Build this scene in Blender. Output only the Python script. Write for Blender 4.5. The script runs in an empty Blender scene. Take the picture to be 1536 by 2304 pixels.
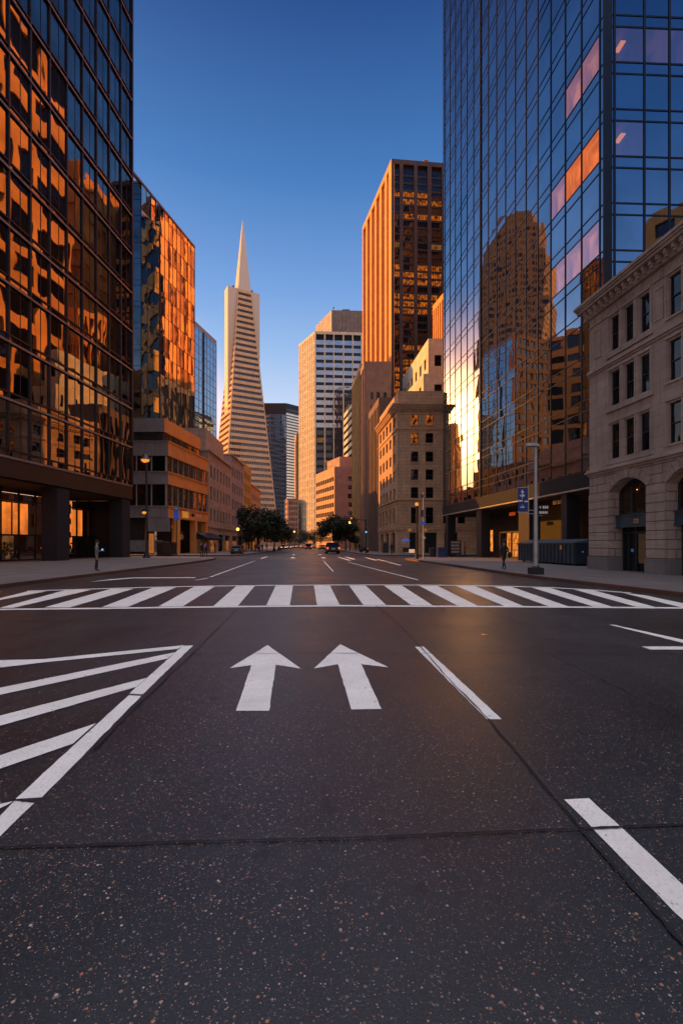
import bpy, math, random
from mathutils import Vector, Matrix
random.seed(11)
scene = bpy.context.scene
COL = scene.collection
F_PX, CAMZ, HOR, CX = 1088.0, 1.7, 1224.0, 768.0

# ---------------------------------------------------------------- coordinates
def G(px, py, z=0.0):
    Y = (CAMZ - z) * F_PX / (py - HOR)
    return ((px - CX) / F_PX * Y, Y)
def P(px, Y): return ((px - CX) / F_PX * Y, Y)
def ZH(py, Y): return CAMZ + (HOR - py) / F_PX * Y
def proj(p):
    if p[1] < 0.5: return None
    return (CX + p[0] / p[1] * F_PX, HOR - (p[2] - CAMZ) / p[1] * F_PX)
def area_px(pts):
    q = [proj(p) for p in pts]
    if any(a is None for a in q): return 0.0
    cx = sum(a[0] for a in q) / len(q); cy = sum(a[1] for a in q) / len(q)
    if cx < -5 or cx > 1541 or cy < -5 or cy > 2310: return 0.0
    s = 0
    for i in range(len(q)):
        a, b = q[i], q[(i + 1) % len(q)]; s += a[0] * b[1] - b[0] * a[1]
    return abs(s) / 2

# ---------------------------------------------------------------- materials
def newmat(name):
    m = bpy.data.materials.new(name); m.use_nodes = True
    nt = m.node_tree; nt.nodes.clear()
    out = nt.nodes.new('ShaderNodeOutputMaterial')
    return m, nt, out
def N(nt, t, **kw):
    n = nt.nodes.new(t)
    for k, v in kw.items():
        if hasattr(n, k): setattr(n, k, v)
        else: n.inputs[k.replace('_', ' ')].default_value = v
    return n
def L(nt, a, b): nt.links.new(a, b)
def c4(c): return (c[0], c[1], c[2], 1.0)
def ramp(nt, fac, stops):
    r = nt.nodes.new('ShaderNodeValToRGB'); e = r.color_ramp.elements
    while len(e) < len(stops): e.new(0.5)
    for i, (p, c) in enumerate(stops):
        e[i].position = p; e[i].color = c4(c) if len(c) == 3 else c
    L(nt, fac, r.inputs[0]); return r.outputs[0]
def mixc(nt, fac, a, b, mode='MIX'):
    n = nt.nodes.new('ShaderNodeMix'); n.data_type = 'RGBA'; n.blend_type = mode
    for i, s in ((0, fac), (6, a), (7, b)):
        if hasattr(s, 'is_output'): L(nt, s, n.inputs[i])
        elif i == 0: n.inputs[0].default_value = s
        else: n.inputs[i].default_value = c4(s)
    return n.outputs[2]
def noise(nt, vec, scale, detail=4, rough=0.55):
    n = N(nt, 'ShaderNodeTexNoise'); n.inputs['Scale'].default_value = scale
    n.inputs['Detail'].default_value = detail; n.inputs['Roughness'].default_value = rough
    L(nt, vec, n.inputs['Vector']); return n.outputs['Fac']
def mapv(nt, vec, sc):
    n = N(nt, 'ShaderNodeMapping'); n.inputs['Scale'].default_value = sc
    L(nt, vec, n.inputs['Vector']); return n.outputs[0]
def bump(nt, h, strength=0.3, dist=0.02):
    n = N(nt, 'ShaderNodeBump'); n.inputs['Strength'].default_value = strength
    n.inputs['Distance'].default_value = dist; L(nt, h, n.inputs['Height']); return n.outputs[0]

def plain(name, col, rough=0.6, metal=0.0, var=0.25, emit=None, es=0.0, scale=1.5):
    m, nt, out = newmat(name)
    b = N(nt, 'ShaderNodeBsdfPrincipled'); b.inputs['Roughness'].default_value = rough
    b.inputs['Metallic'].default_value = metal
    tc = N(nt, 'ShaderNodeTexCoord')
    f = noise(nt, tc.outputs['Object'], scale, 5)
    c = ramp(nt, f, [(0.3, [x * (1 - var) for x in col]), (0.7, [min(1, x * (1 + var)) for x in col])])
    L(nt, c, b.inputs['Base Color'])
    if emit:
        b.inputs['Emission Color'].default_value = c4(emit); b.inputs['Emission Strength'].default_value = es
    L(nt, b.outputs[0], out.inputs[0]); return m

def stone(name, col, bw=1.2, bh=0.5, joint=0.012, jd=0.55, var=0.18, rough=0.8):
    m, nt, out = newmat(name)
    b = N(nt, 'ShaderNodeBsdfPrincipled'); b.inputs['Roughness'].default_value = rough
    uv = N(nt, 'ShaderNodeTexCoord').outputs['UV']
    n1 = noise(nt, uv, 0.5, 6, 0.65); n2 = noise(nt, uv, 9.0, 5, 0.7)
    streak = noise(nt, mapv(nt, uv, (2.2, 0.18, 1)), 1.6, 4)
    c = ramp(nt, n1, [(0.3, [x * (1 - var) for x in col]), (0.72, [min(1, x * (1 + var)) for x in col])])
    c = mixc(nt, 0.35, c, ramp(nt, n2, [(0.3, (0.7, 0.67, 0.65)), (0.62, (1, 1, 1))]), 'MULTIPLY')
    c = mixc(nt, 0.45, c, ramp(nt, streak, [(0.33, (0.62, 0.57, 0.54)), (0.5, (1, 1, 1))]), 'MULTIPLY')
    br = N(nt, 'ShaderNodeTexBrick'); L(nt, uv, br.inputs['Vector'])
    br.inputs['Scale'].default_value = 1.0; br.inputs['Brick Width'].default_value = bw
    br.inputs['Row Height'].default_value = bh; br.inputs['Mortar Size'].default_value = joint
    br.inputs['Mortar Smooth'].default_value = 0.3
    br.inputs['Color1'].default_value = (1, 1, 1, 1); br.inputs['Color2'].default_value = (0.86, 0.85, 0.84, 1)
    br.inputs['Mortar'].default_value = (jd, jd, jd, 1)
    c = mixc(nt, 1.0, c, br.outputs['Color'], 'MULTIPLY')
    L(nt, c, b.inputs['Base Color'])
    h = N(nt, 'ShaderNodeMath', operation='MULTIPLY_ADD'); L(nt, br.outputs['Fac'], h.inputs[0])
    h.inputs[1].default_value = -1.0; L(nt, n2, h.inputs[2])
    L(nt, bump(nt, h.outputs[0], 0.35, 0.015), b.inputs['Normal'])
    L(nt, b.outputs[0], out.inputs[0]); return m

def glass(name, tint=(0.75, 0.82, 0.9), base=(0.01, 0.012, 0.016), lo=0.45, hi=0.95, wav=0.5, wscale=0.35, rough=0.015, var=0.25):
    """reflective facade glass over a dark interior, with the slow wobble of real panes"""
    m, nt, out = newmat(name)
    uv = N(nt, 'ShaderNodeTexCoord').outputs['UV']
    n = noise(nt, mapv(nt, uv, (1.0, 0.6, 1)), wscale, 2, 0.5)
    nb = bump(nt, n, wav, 0.06)
    g = N(nt, 'ShaderNodeBsdfGlossy'); g.inputs['Roughness'].default_value = rough
    dirt = noise(nt, uv, 0.23, 4)
    L(nt, ramp(nt, dirt, [(0.3, [x * (1 - var) for x in tint]), (0.7, tint)]), g.inputs['Color'])
    L(nt, nb, g.inputs['Normal'])
    d = N(nt, 'ShaderNodeBsdfDiffuse'); d.inputs['Color'].default_value = c4(base)
    lw = N(nt, 'ShaderNodeLayerWeight'); lw.inputs['Blend'].default_value = 0.35
    mr = N(nt, 'ShaderNodeMapRange'); L(nt, lw.outputs['Fresnel'], mr.inputs['Value'])
    mr.inputs['To Min'].default_value = lo; mr.inputs['To Max'].default_value = hi
    mx = N(nt, 'ShaderNodeMixShader'); L(nt, mr.outputs[0], mx.inputs[0])
    L(nt, d.outputs[0], mx.inputs[1]); L(nt, g.outputs[0], mx.inputs[2])
    L(nt, mx.outputs[0], out.inputs[0]); return m

def clearglass(name, refl=0.35, tint=(0.8, 0.85, 0.95)):
    m, nt, out = newmat(name)
    g = N(nt, 'ShaderNodeBsdfGlossy'); g.inputs['Roughness'].default_value = 0.01; g.inputs['Color'].default_value = c4(tint)
    t = N(nt, 'ShaderNodeBsdfTransparent'); t.inputs['Color'].default_value = (0.9, 0.85, 0.8, 1)
    mx = N(nt, 'ShaderNodeMixShader'); mx.inputs[0].default_value = refl
    L(nt, t.outputs[0], mx.inputs[1]); L(nt, g.outputs[0], mx.inputs[2]); L(nt, mx.outputs[0], out.inputs[0]); return m

def glow(name, col, strength, blotch=0.0, scale=1.0):
    m, nt, out = newmat(name)
    e = N(nt, 'ShaderNodeEmission'); e.inputs['Strength'].default_value = strength
    if blotch > 0:
        uv = N(nt, 'ShaderNodeTexCoord').outputs['UV']
        f = noise(nt, mapv(nt, uv, (1.6, 1.0, 1)), scale, 3)
        L(nt, ramp(nt, f, [(0.38, [x * (1 - blotch) for x in col]), (0.62, col)]), e.inputs['Color'])
    else: e.inputs['Color'].default_value = c4(col)
    L(nt, e.outputs[0], out.inputs[0]); return m

M = {}
M['stone_tan'] = stone('tan_ashlar_stone', (0.42, 0.315, 0.26), 1.3, 0.55, 0.014, 0.6)
M['stone_rustic'] = stone('rusticated_stone', (0.43, 0.32, 0.265), 1.5, 0.48, 0.03, 0.32)
M['stone_base'] = stone('granite_plinth', (0.2, 0.175, 0.165), 3, 0.8, 0.01, 0.6)
M['stone_brown'] = stone('brown_stone', (0.6, 0.38, 0.23), 1.6, 0.55, 0.03, 0.55)
M['stone_white'] = stone('pale_stone', (0.92, 0.76, 0.52), 2.5, 1.2, 0.02, 0.75)
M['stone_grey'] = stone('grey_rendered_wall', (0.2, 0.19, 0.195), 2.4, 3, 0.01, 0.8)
M['stone_orange'] = stone('lit_orange_cladding', (1.0, 0.33, 0.07), 2.6, 3, 0.015, 0.8, 0.1)  # orange light put into the cladding colour
M['stone_pink'] = stone('rose_brown_render', (0.5, 0.35, 0.27), 2, 0.7, 0.01, 0.85)
M['stone_lilac'] = stone('mauve_grey_render', (0.42, 0.35, 0.35), 2, 0.7, 0.01, 0.85)
M['stone_yellow'] = stone('yellow_render', (0.62, 0.36, 0.08), 2, 0.8, 0.01, 0.85)
M['concrete_brown'] = stone('brown_concrete', (0.33, 0.25, 0.21), 3, 1.5, 0.01, 0.8)
M['rib_brown'] = stone('dark_brown_ribbed_stone', (0.2, 0.13, 0.1), 1, 8, 0.01, 0.8)
M['pier_orange'] = stone('sun_orange_stone', (1.0, 0.42, 0.1), 3, 3.6, 0.02, 0.85, 0.1)  # sunlight put into the colour: bright orange albedo for lit faces
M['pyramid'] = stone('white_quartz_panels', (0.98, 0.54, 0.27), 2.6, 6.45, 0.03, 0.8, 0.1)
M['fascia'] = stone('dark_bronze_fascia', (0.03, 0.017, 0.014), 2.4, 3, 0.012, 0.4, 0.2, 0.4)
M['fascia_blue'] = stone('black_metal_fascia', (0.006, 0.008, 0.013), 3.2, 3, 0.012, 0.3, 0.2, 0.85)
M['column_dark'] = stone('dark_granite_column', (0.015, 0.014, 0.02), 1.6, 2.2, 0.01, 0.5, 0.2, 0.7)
M['mullion'] = plain('dark_bronze_mullion', (0.035, 0.03, 0.035), 0.35, 0.6)
M['mullion_rose'] = plain('rose_bronze_spandrel_rail', (0.28, 0.19, 0.165), 0.4, 0.3)
M['mullion_black'] = plain('black_mullion', (0.012, 0.014, 0.02), 0.35, 0.4)
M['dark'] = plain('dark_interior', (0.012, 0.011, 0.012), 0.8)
M['dark_warm'] = plain('dim_warm_interior', (0.09, 0.04, 0.02), 0.8)
M['frame'] = plain('dark_window_frame', (0.02, 0.02, 0.022), 0.5)
M['steel'] = plain('galvanised_steel', (0.36, 0.34, 0.33), 0.45, 0.5)
M['black_metal'] = plain('black_painted_metal', (0.012, 0.012, 0.014), 0.4)
M['blue_metal'] = plain('dark_blue_painted_steel', (0.02, 0.04, 0.062), 0.4)
M['lid'] = plain('blue_grey_lid', (0.07, 0.1, 0.13), 0.4)
M['teal'] = plain('slate_blue_transom_panel', (0.035, 0.055, 0.07), 0.5)
M['banner'] = plain('navy_blue_banner', (0.012, 0.03, 0.16), 0.6)
M['white'] = plain('white_paint', (0.75, 0.72, 0.7), 0.6, var=0.06)
M['board'] = plain('pale_plywood_board', (0.32, 0.2, 0.1), 0.7)
M['glassL'] = glass('left_tower_glass', (0.72, 0.66, 0.64), (0.006, 0.005, 0.007), 0.42, 0.98, 0.6, 0.2, var=.5)
M['glassR'] = glass('right_tower_glass', (0.62, 0.7, 0.8), (0.006, 0.008, 0.012), 0.6, 0.98, 0.3, 0.25)
M['glassRF'] = glass('right_tower_front_glass', (0.5, 0.6, 0.75), (0.004, 0.008, 0.02), 0.55, 0.9, 0.12, 0.2)
M['glassM'] = glass('mirror_tower_glass', (1.0, 0.86, 0.7), (0.01, 0.012, 0.016), 0.8, 1.0, 0.28, 0.35)
M['glassB'] = glass('blue_tower_glass', (0.5, 0.72, 0.9), (0.01, 0.02, 0.035), 0.6, 0.95, 0.4, 0.25)
M['glassD'] = glass('dark_navy_tower_glass', (0.28, 0.4, 0.6), (0.006, 0.012, 0.03), 0.5, 0.9, 0.3, 0.25)
M['pane'] = glass('window_pane', (0.5, 0.52, 0.56), (0.006, 0.006, 0.008), 0.08, 0.45, 0.5, 0.9)
M['pane_bright'] = glass('reflecting_window_pane', (0.7, 0.8, 0.95), (0.02, 0.03, 0.04), 0.5, 0.9, 0.6, 0.6)
M['clear'] = clearglass('shop_glass', 0.18)
M['clear_hot'] = clearglass('lit_office_glass', 0.07, (0.6, 0.75, 0.95))
M['clear_tower'] = clearglass('lit_office_glass', 0.4, (0.6, 0.75, 0.95))
M['lit'] = glow('orange_glint_window', (1.0, 0.24, 0.03), 0.6, 0.97, 0.9)  # blotchy emission, standing in for orange glints as well as lit windows
M['lit_soft'] = glow('dim_lit_window', (0.8, 0.3, 0.08), 0.35, 0.8, 0.7)
M['room'] = glow('warm_office_wall', (1.0, 0.21, 0.015), 1.3, 0.5, 0.5)
M['room_soft'] = glow('dusky_office_wall', (1.0, 0.3, 0.06), 0.8, 0.6, 0.4)
M['lobby'] = glow('amber_lobby_wall', (1.0, 0.25, 0.035), 1.4, 0.6, 0.25)
M['shopglow'] = glow('amber_shop_interior', (1.0, 0.3, 0.04), 1.5, 0.7, 1.6)
M['lamp'] = glow('amber_lamp', (1.0, 0.42, 0.07), 5.0)
M['lampw'] = glow('warm_white_lamp', (1.0, 0.7, 0.35), 6.0)
M['tail'] = glow('red_tail_light', (1.0, 0.1, 0.02), 2.2)
M['head'] = glow('headlight_glow', (1.0, 0.42, 0.12), 3.0)
M['blue_light'] = glow('blue_sign_light', (0.25, 0.5, 1.0), 1.5)

def asphalt():
    m, nt, out = newmat('asphalt')
    b = N(nt, 'ShaderNodeBsdfPrincipled')
    pos = N(nt, 'ShaderNodeTexCoord').outputs['Object']
    base = noise(nt, pos, 0.35, 5, 0.6); mid = noise(nt, pos, 6.0, 6, 0.7); fine = noise(nt, pos, 90.0, 4, 0.75)
    c = ramp(nt, base, [(0.3, (0.008, 0.0115, 0.0155)), (0.7, (0.018, 0.0225, 0.028))])
    c = mixc(nt, 0.6, c, ramp(nt, mid, [(0.3, (0.5, 0.5, 0.5)), (0.72, (1.25, 1.22, 1.2))]), 'MULTIPLY')
    c = mixc(nt, 0.9, c, ramp(nt, fine, [(0.3, (0.3, 0.3, 0.3)), (0.52, (0.9, 0.9, 0.9)), (0.66, (2.6, 2.4, 2.3))]), 'MULTIPLY')
    # exposed aggregate, three sizes
    for sc, thr, amt, seed in ((62.0, 0.28, 0.14, 0.0), (120.0, 0.33, 0.2, 7.3), (42.0, 0.3, 0.12, 3.1)):
        mp = N(nt, 'ShaderNodeMapping'); mp.inputs['Location'].default_value = (seed, seed * 2, 0); L(nt, pos, mp.inputs[0])
        v = N(nt, 'ShaderNodeTexVoronoi'); v.inputs['Scale'].default_value = sc; v.inputs['Randomness'].default_value = 1.0
        L(nt, mp.outputs[0], v.inputs['Vector'])
        inside = N(nt, 'ShaderNodeMath', operation='LESS_THAN'); L(nt, v.outputs['Distance'], inside.inputs[0]); inside.inputs[1].default_value = thr
        sep = N(nt, 'ShaderNodeSeparateColor'); L(nt, v.outputs['Color'], sep.inputs[0])
        pick = N(nt, 'ShaderNodeMath', operation='LESS_THAN'); L(nt, sep.outputs[0], pick.inputs[0]); pick.inputs[1].default_value = amt
        both = N(nt, 'ShaderNodeMath', operation='MULTIPLY'); L(nt, inside.outputs[0], both.inputs[0]); L(nt, pick.outputs[0], both.inputs[1])
        pc = ramp(nt, sep.outputs[1], [(0.0, (0.08, 0.06, 0.05)), (0.45, (0.2, 0.14, 0.1)), (0.75, (0.4, 0.15, 0.06)), (1.0, (0.5, 0.42, 0.36))])
        c = mixc(nt, both.outputs[0], c, pc)
    # oil and tar stains
    st = noise(nt, mapv(nt, pos, (1, 0.8, 1)), 3.4, 2, 0.45)
    c = mixc(nt, 1.0, c, ramp(nt, st, [(0.27, (0.3, 0.3, 0.32)), (0.33, (1, 1, 1))]), 'MULTIPLY')
    wear = noise(nt, mapv(nt, pos, (0.5, 0.05, 1)), 1.3, 4)
    c = mixc(nt, 0.9, c, ramp(nt, wear, [(0.35, (0.6, 0.6, 0.62)), (0.65, (1.3, 1.26, 1.2))]), 'MULTIPLY')
    L(nt, c, b.inputs['Base Color'])
    L(nt, ramp(nt, base, [(0.3, (0.33, 0.33, 0.33)), (0.7, (0.46, 0.46, 0.46))]), b.inputs['Roughness'])
    b.inputs['Specular IOR Level'].default_value = 0.7
    L(nt, bump(nt, fine, 0.6, 0.004), b.inputs['Normal'])
    L(nt, b.outputs[0], out.inputs[0]); return m
M['asphalt'] = asphalt()

def concrete(name, col, j=1.5):
    m, nt, out = newmat(name)
    b = N(nt, 'ShaderNodeBsdfPrincipled'); b.inputs['Roughness'].default_value = 0.7
    pos = N(nt, 'ShaderNodeTexCoord').outputs['Object']
    a = noise(nt, pos, 0.4, 6, 0.65); f = noise(nt, pos, 22.0, 5, 0.7)
    c = ramp(nt, a, [(0.3, [x * 0.72 for x in col]), (0.7, [x * 1.15 for x in col])])
    c = mixc(nt, 0.5, c, ramp(nt, f, [(0.3, (0.65, 0.65, 0.65)), (0.7, (1.1, 1.1, 1.1))]), 'MULTIPLY')
    br = N(nt, 'ShaderNodeTexBrick'); L(nt, pos, br.inputs['Vector']); br.offset = 0.0
    br.inputs['Scale'].default_value = 1; br.inputs['Brick Width'].default_value = j; br.inputs['Row Height'].default_value = j
    br.inputs['Mortar Size'].default_value = 0.022; br.inputs['Color1'].default_value = (1, 1, 1, 1)
    br.inputs['Color2'].default_value = (0.9, 0.9, 0.9, 1); br.inputs['Mortar'].default_value = (0.45, 0.45, 0.45, 1)
    c = mixc(nt, 1.0, c, br.outputs['Color'], 'MULTIPLY')
    L(nt, c, b.inputs['Base Color']); L(nt, bump(nt, f, 0.3, 0.004), b.inputs['Normal'])
    L(nt, b.outputs[0], out.inputs[0]); return m
M['sidewalk'] = concrete('sidewalk_concrete', (0.17, 0.14, 0.13))
M['kerb'] = concrete('red_brown_kerb', (0.13, 0.055, 0.035), 3.0)
M['ground'] = concrete('dusty_ground', (0.1, 0.09, 0.085), 6.0)

def paint():
    m, nt, out = newmat('worn_road_paint')
    b = N(nt, 'ShaderNodeBsdfPrincipled'); b.inputs['Roughness'].default_value = 0.6
    pos = N(nt, 'ShaderNodeTexCoord').outputs['Object']
    a = noise(nt, pos, 1.4, 6, 0.7); f = noise(nt, pos, 45.0, 5, 0.75); h = noise(nt, pos, 12.0, 4, 0.7)
    c = ramp(nt, a, [(0.3, (0.74, 0.66, 0.58)), (0.7, (0.92, 0.84, 0.76))])
    c = mixc(nt, 0.5, c, ramp(nt, f, [(0.28, (0.5, 0.49, 0.48)), (0.5, (1, 1, 1))]), 'MULTIPLY')
    c = mixc(nt, 1.0, c, ramp(nt, h, [(0.3, (0.2, 0.2, 0.21)), (0.36, (1, 1, 1))]), 'MULTIPLY')
    L(nt, c, b.inputs['Base Color']); L(nt, bump(nt, f, 0.3, 0.003), b.inputs['Normal'])
    L(nt, b.outputs[0], out.inputs[0]); return m
M['paint'] = paint()
M['tar'] = plain('tar_joint', (0.006, 0.006, 0.007), 0.55, scale=8)

# ---------------------------------------------------------------- mesh helpers
class MB:
    def __init__(s): s.v = []; s.f = []; s.uv = []; s.m = []; s.sm = []
    def face(s, pts, uvs=None, mi=0, smooth=False):
        i = len(s.v); s.v += [tuple(p) for p in pts]; s.f.append(tuple(range(i, i + len(pts))))
        s.uv += (uvs if uvs else [(p[0], p[1]) for p in pts]); s.m.append(mi); s.sm.append(smooth)
    def abox(s, x0, x1, y0, y1, z0, z1, mi=0):
        FR((x0, y0), (x1, y0)).box(s, 0, x1 - x0, z0, z1, -(y1 - y0), 0, mi)
    def prism(s, pts, z0, z1, mi=0, top=True):
        n = len(pts); run = 0
        for i in range(n):
            a, b = pts[i], pts[(i + 1) % n]; l = math.dist(a, b)
            s.face([(a[0], a[1], z0), (b[0], b[1], z0), (b[0], b[1], z1), (a[0], a[1], z1)],
                   [(run, z0), (run + l, z0), (run + l, z1), (run, z1)], mi); run += l
        if top: s.face([(p[0], p[1], z1) for p in pts], None, mi)
    def tube(s, pts, rs, seg=10, mi=0, cap=True):
        rings = []
        for i, p in enumerate(pts):
            p = Vector(p); a = Vector(pts[max(0, i - 1)]); b = Vector(pts[min(len(pts) - 1, i + 1)])
            d = (b - a).normalized(); u = d.orthogonal().normalized() if abs(d.z) < 0.99 else Vector((1, 0, 0)); w = d.cross(u)
            r = rs[i] if isinstance(rs, (list, tuple)) else rs
            rings.append([p + (u * math.cos(2 * math.pi * k / seg) + w * math.sin(2 * math.pi * k / seg)) * r for k in range(seg)])
        for i in range(len(rings) - 1):
            for k in range(seg):
                k2 = (k + 1) % seg
                s.face([rings[i][k], rings[i][k2], rings[i + 1][k2], rings[i + 1][k]], [(k * .1, i), (k * .1 + .1, i), (k * .1 + .1, i + 1), (k * .1, i + 1)], mi, True)
        if cap:
            s.face(rings[0][::-1], None, mi); s.face(rings[-1], None, mi)
    def ball(s, c, r, seg=12, rin=8, mi=0, sc=(1, 1, 1)):
        c = Vector(c)
        def p(i, k):
            t = math.pi * i / rin; a = 2 * math.pi * k / seg
            return c + Vector((math.sin(t) * math.cos(a) * r * sc[0], math.sin(t) * math.sin(a) * r * sc[1], math.cos(t) * r * sc[2]))
        for i in range(rin):
            for k in range(seg):
                s.face([p(i, k), p(i + 1, k), p(i + 1, k + 1), p(i, k + 1)], None, mi, True)
    def build(s, name, mats, parent=None, weld=False):
        me = bpy.data.meshes.new(name); me.from_pydata(s.v, [], s.f)
        uvl = me.uv_layers.new(name='UVMap')
        flat = [c for uv in s.uv for c in uv]
        uvl.data.foreach_set('uv', flat)
        if not isinstance(mats, (list, tuple)): mats = [mats]
        for m in mats: me.materials.append(M[m] if isinstance(m, str) else m)
        me.polygons.foreach_set('material_index', s.m); me.polygons.foreach_set('use_smooth', s.sm)
        if weld:
            import bmesh
            bm = bmesh.new(); bm.from_mesh(me); bmesh.ops.remove_doubles(bm, verts=bm.verts, dist=1e-5); bm.to_mesh(me); bm.free()
        me.update()
        o = bpy.data.objects.new(name, me); COL.objects.link(o)
        if parent: o.parent = parent; o.matrix_parent_inverse = Matrix.Translation(-parent.location) if parent.type == 'EMPTY' and not parent.parent and parent.get('worldspace') else Matrix()
        return o

class FR:
    """a vertical face frame: s runs left to right as seen from outside, d points outward"""
    def __init__(s, A, B):
        s.A = Vector(A); s.B = Vector(B); s.L = (s.B - s.A).length; s.t = (s.B - s.A) / s.L; s.n = Vector((s.t.y, -s.t.x))
    def p(s, a, z, d=0.0): q = s.A + s.t * a + s.n * d; return (q.x, q.y, z)
    def box(s, mb, s0, s1, z0, z1, d0, d1, mi=0):
        a, b = s.p(s0, z0, d1), s.p(s1, z0, d1); c, d = s.p(s1, z1, d1), s.p(s0, z1, d1)
        e, f = s.p(s0, z0, d0), s.p(s1, z0, d0); g, h = s.p(s1, z1, d0), s.p(s0, z1, d0)
        mb.face([a, b, c, d], [(s0, z0), (s1, z0), (s1, z1), (s0, z1)], mi)
        mb.face([b, f, g, c], [(s1, z0), (s1 + d1 - d0, z0), (s1 + d1 - d0, z1), (s1, z1)], mi)
        mb.face([e, a, d, h], [(s0 - d1 + d0, z0), (s0, z0), (s0, z1), (s0 - d1 + d0, z1)], mi)
        mb.face([f, e, h, g], [(s1, z0), (s0, z0), (s0, z1), (s1, z1)], mi)
        mb.face([d, c, g, h], [(s0, z1), (s1, z1), (s1, z1 + d1 - d0), (s0, z1 + d1 - d0)], mi)
        mb.face([e, f, b, a], [(s0, z0), (s1, z0), (s1, z0 - .1), (s0, z0 - .1)], mi)
    def quad(s, mb, s0, s1, z0, z1, d=0.0, mi=0, jit=0.0, uo=(0, 0)):
        j = [random.uniform(-jit, jit) for _ in range(3)]
        dd = (d + j[0], d + j[1], d + j[1] + j[2] - j[0], d + j[2])
        dd = (d + j[0], d + j[1], d + j[1] - j[0] + j[2], d + j[2])
        mb.face([s.p(s0, z0, dd[0]), s.p(s1, z0, dd[1]), s.p(s1, z1, dd[2]), s.p(s0, z1, dd[3])],
                [(s0 + uo[0], z0 + uo[1]), (s1 + uo[0], z0 + uo[1]), (s1 + uo[0], z1 + uo[1]), (s0 + uo[0], z1 + uo[1])], mi)

def tag(o, label=None, cat=None, group=None, kind=None):
    if label: o['label'] = label
    if cat: o['category'] = cat
    if group: o['group'] = group
    if kind: o['kind'] = kind
    return o
def thing(name, label, cat, loc=(0, 0, 0), group=None, rz=0.0, world=False):
    o = bpy.data.objects.new(name, None); COL.objects.link(o); o.location = loc; o.rotation_euler = (0, 0, rz)
    o.empty_display_size = 0.3
    if world: o['worldspace'] = 1
    return tag(o, label, cat, group)
def structure(name, mb, mats): return tag(mb.build(name, mats), kind='structure')
def copy_tree(o, parent=None):
    c = o.copy(); COL.objects.link(c)
    if parent: c.parent = parent; c.matrix_parent_inverse = o.matrix_parent_inverse.copy()
    for ch in o.children: copy_tree(ch, c)
    return c

class Building:
    """collects windows so that the largest hundred become parts of their own"""
    def __init__(s, name, label, cat, base, group=None):
        s.root = thing(name, label, cat, (base[0], base[1], 0.0), group, world=True); s.w = []
    def part(s, mb, name, mats): return mb.build(name, mats, s.root)
    def window(s, fn, corners, mats, name='window'):
        s.w.append((area_px(corners), fn, mats, name))
    def finish(s, limit=100, name='window'):
        s.w.sort(key=lambda x: -x[0])
        rest = {}
        for i, (a, fn, mats, nm) in enumerate(s.w):
            if i < limit and a > 0.6:
                mb = MB(); fn(mb); mb.build(nm, mats, s.root)
            else:
                key = tuple(mats) if isinstance(mats, (list, tuple)) else (mats,)
                rest.setdefault(key, MB()); fn(rest[key])
        if rest:   # all remaining, smaller windows: one part
            allm = []; out = MB()
            for key, mb in rest.items():
                off = len(allm); allm += list(key); i0 = len(out.v)
                out.v += mb.v; out.f += [tuple(i + i0 for i in f) for f in mb.f]; out.uv += mb.uv
                out.m += [x + off for x in mb.m]; out.sm += mb.sm
            o = out.build('distant_windows' if False else name + 's', allm, s.root); o['kind'] = 'stuff'

def curtain(B, F, se, rows, mat, jit=0.006, mull='mullion', mw=0.09, rail=0.12, md=0.09, vfine=True, special=None, name='window', gridname='mullion_grid', backd=None):
    """curtain wall: se = edges along the face, rows = list of (z0,z1)"""
    for j, (z0, z1) in enumerate(rows):
        for i in range(len(se) - 1):
            s0, s1 = se[i], se[i + 1]
            m = mat
            if special:
                r = special(i, j)
                if r: m = r
            uo = (random.uniform(0, 40), random.uniform(0, 40)) if False else (0, 0)
            jj = [random.uniform(-jit, jit) for _ in range(3)]
            def fn(mb, s0=s0, s1=s1, z0=z0, z1=z1, jj=jj):
                d = (jj[0], jj[1], jj[1] - jj[0] + jj[2], jj[2])
                mb.face([F.p(s0, z0, d[0]), F.p(s1, z0, d[1]), F.p(s1, z1, d[2]), F.p(s0, z1, d[3])], [(s0, z0), (s1, z0), (s1, z1), (s0, z1)])
            B.window(fn, [F.p(s0, z0), F.p(s1, z0), F.p(s1, z1), F.p(s0, z1)], m, name)
    g = MB(); z0, z1 = rows[0][0], rows[-1][1]
    for k, s0 in enumerate(se): F.box(g, s0 - mw / 2, s0 + mw / 2, z0, z1, -0.06, md)
    zs = sorted(set([round(r[0], 3) for r in rows] + [round(rows[-1][1], 3)]))
    for z in zs: F.box(g, se[0], se[-1], z - rail / 2, z + rail / 2, -0.05, md - 0.025)
    B.part(g, gridname, mull)

def gridwall(mb, F, cols, rows, z0, z1, r=0.35, s0=0.0, s1=None, mi=0):
    """solid wall with real openings: full-width bands plus piers between the openings"""
    s1 = F.L if s1 is None else s1
    z = z0
    for (a, b) in rows:
        if a > z: F.box(mb, s0, s1, z, a, -r, 0, mi)
        s = s0
        for (c, d) in cols:
            if c > s: F.box(mb, s, c, a, b, -r, 0, mi)
            s = d
        if s1 > s: F.box(mb, s, s1, a, b, -r, 0, mi)
        z = b
    if z1 > z: F.box(mb, s0, s1, z, z1, -r, 0, mi)

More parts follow.
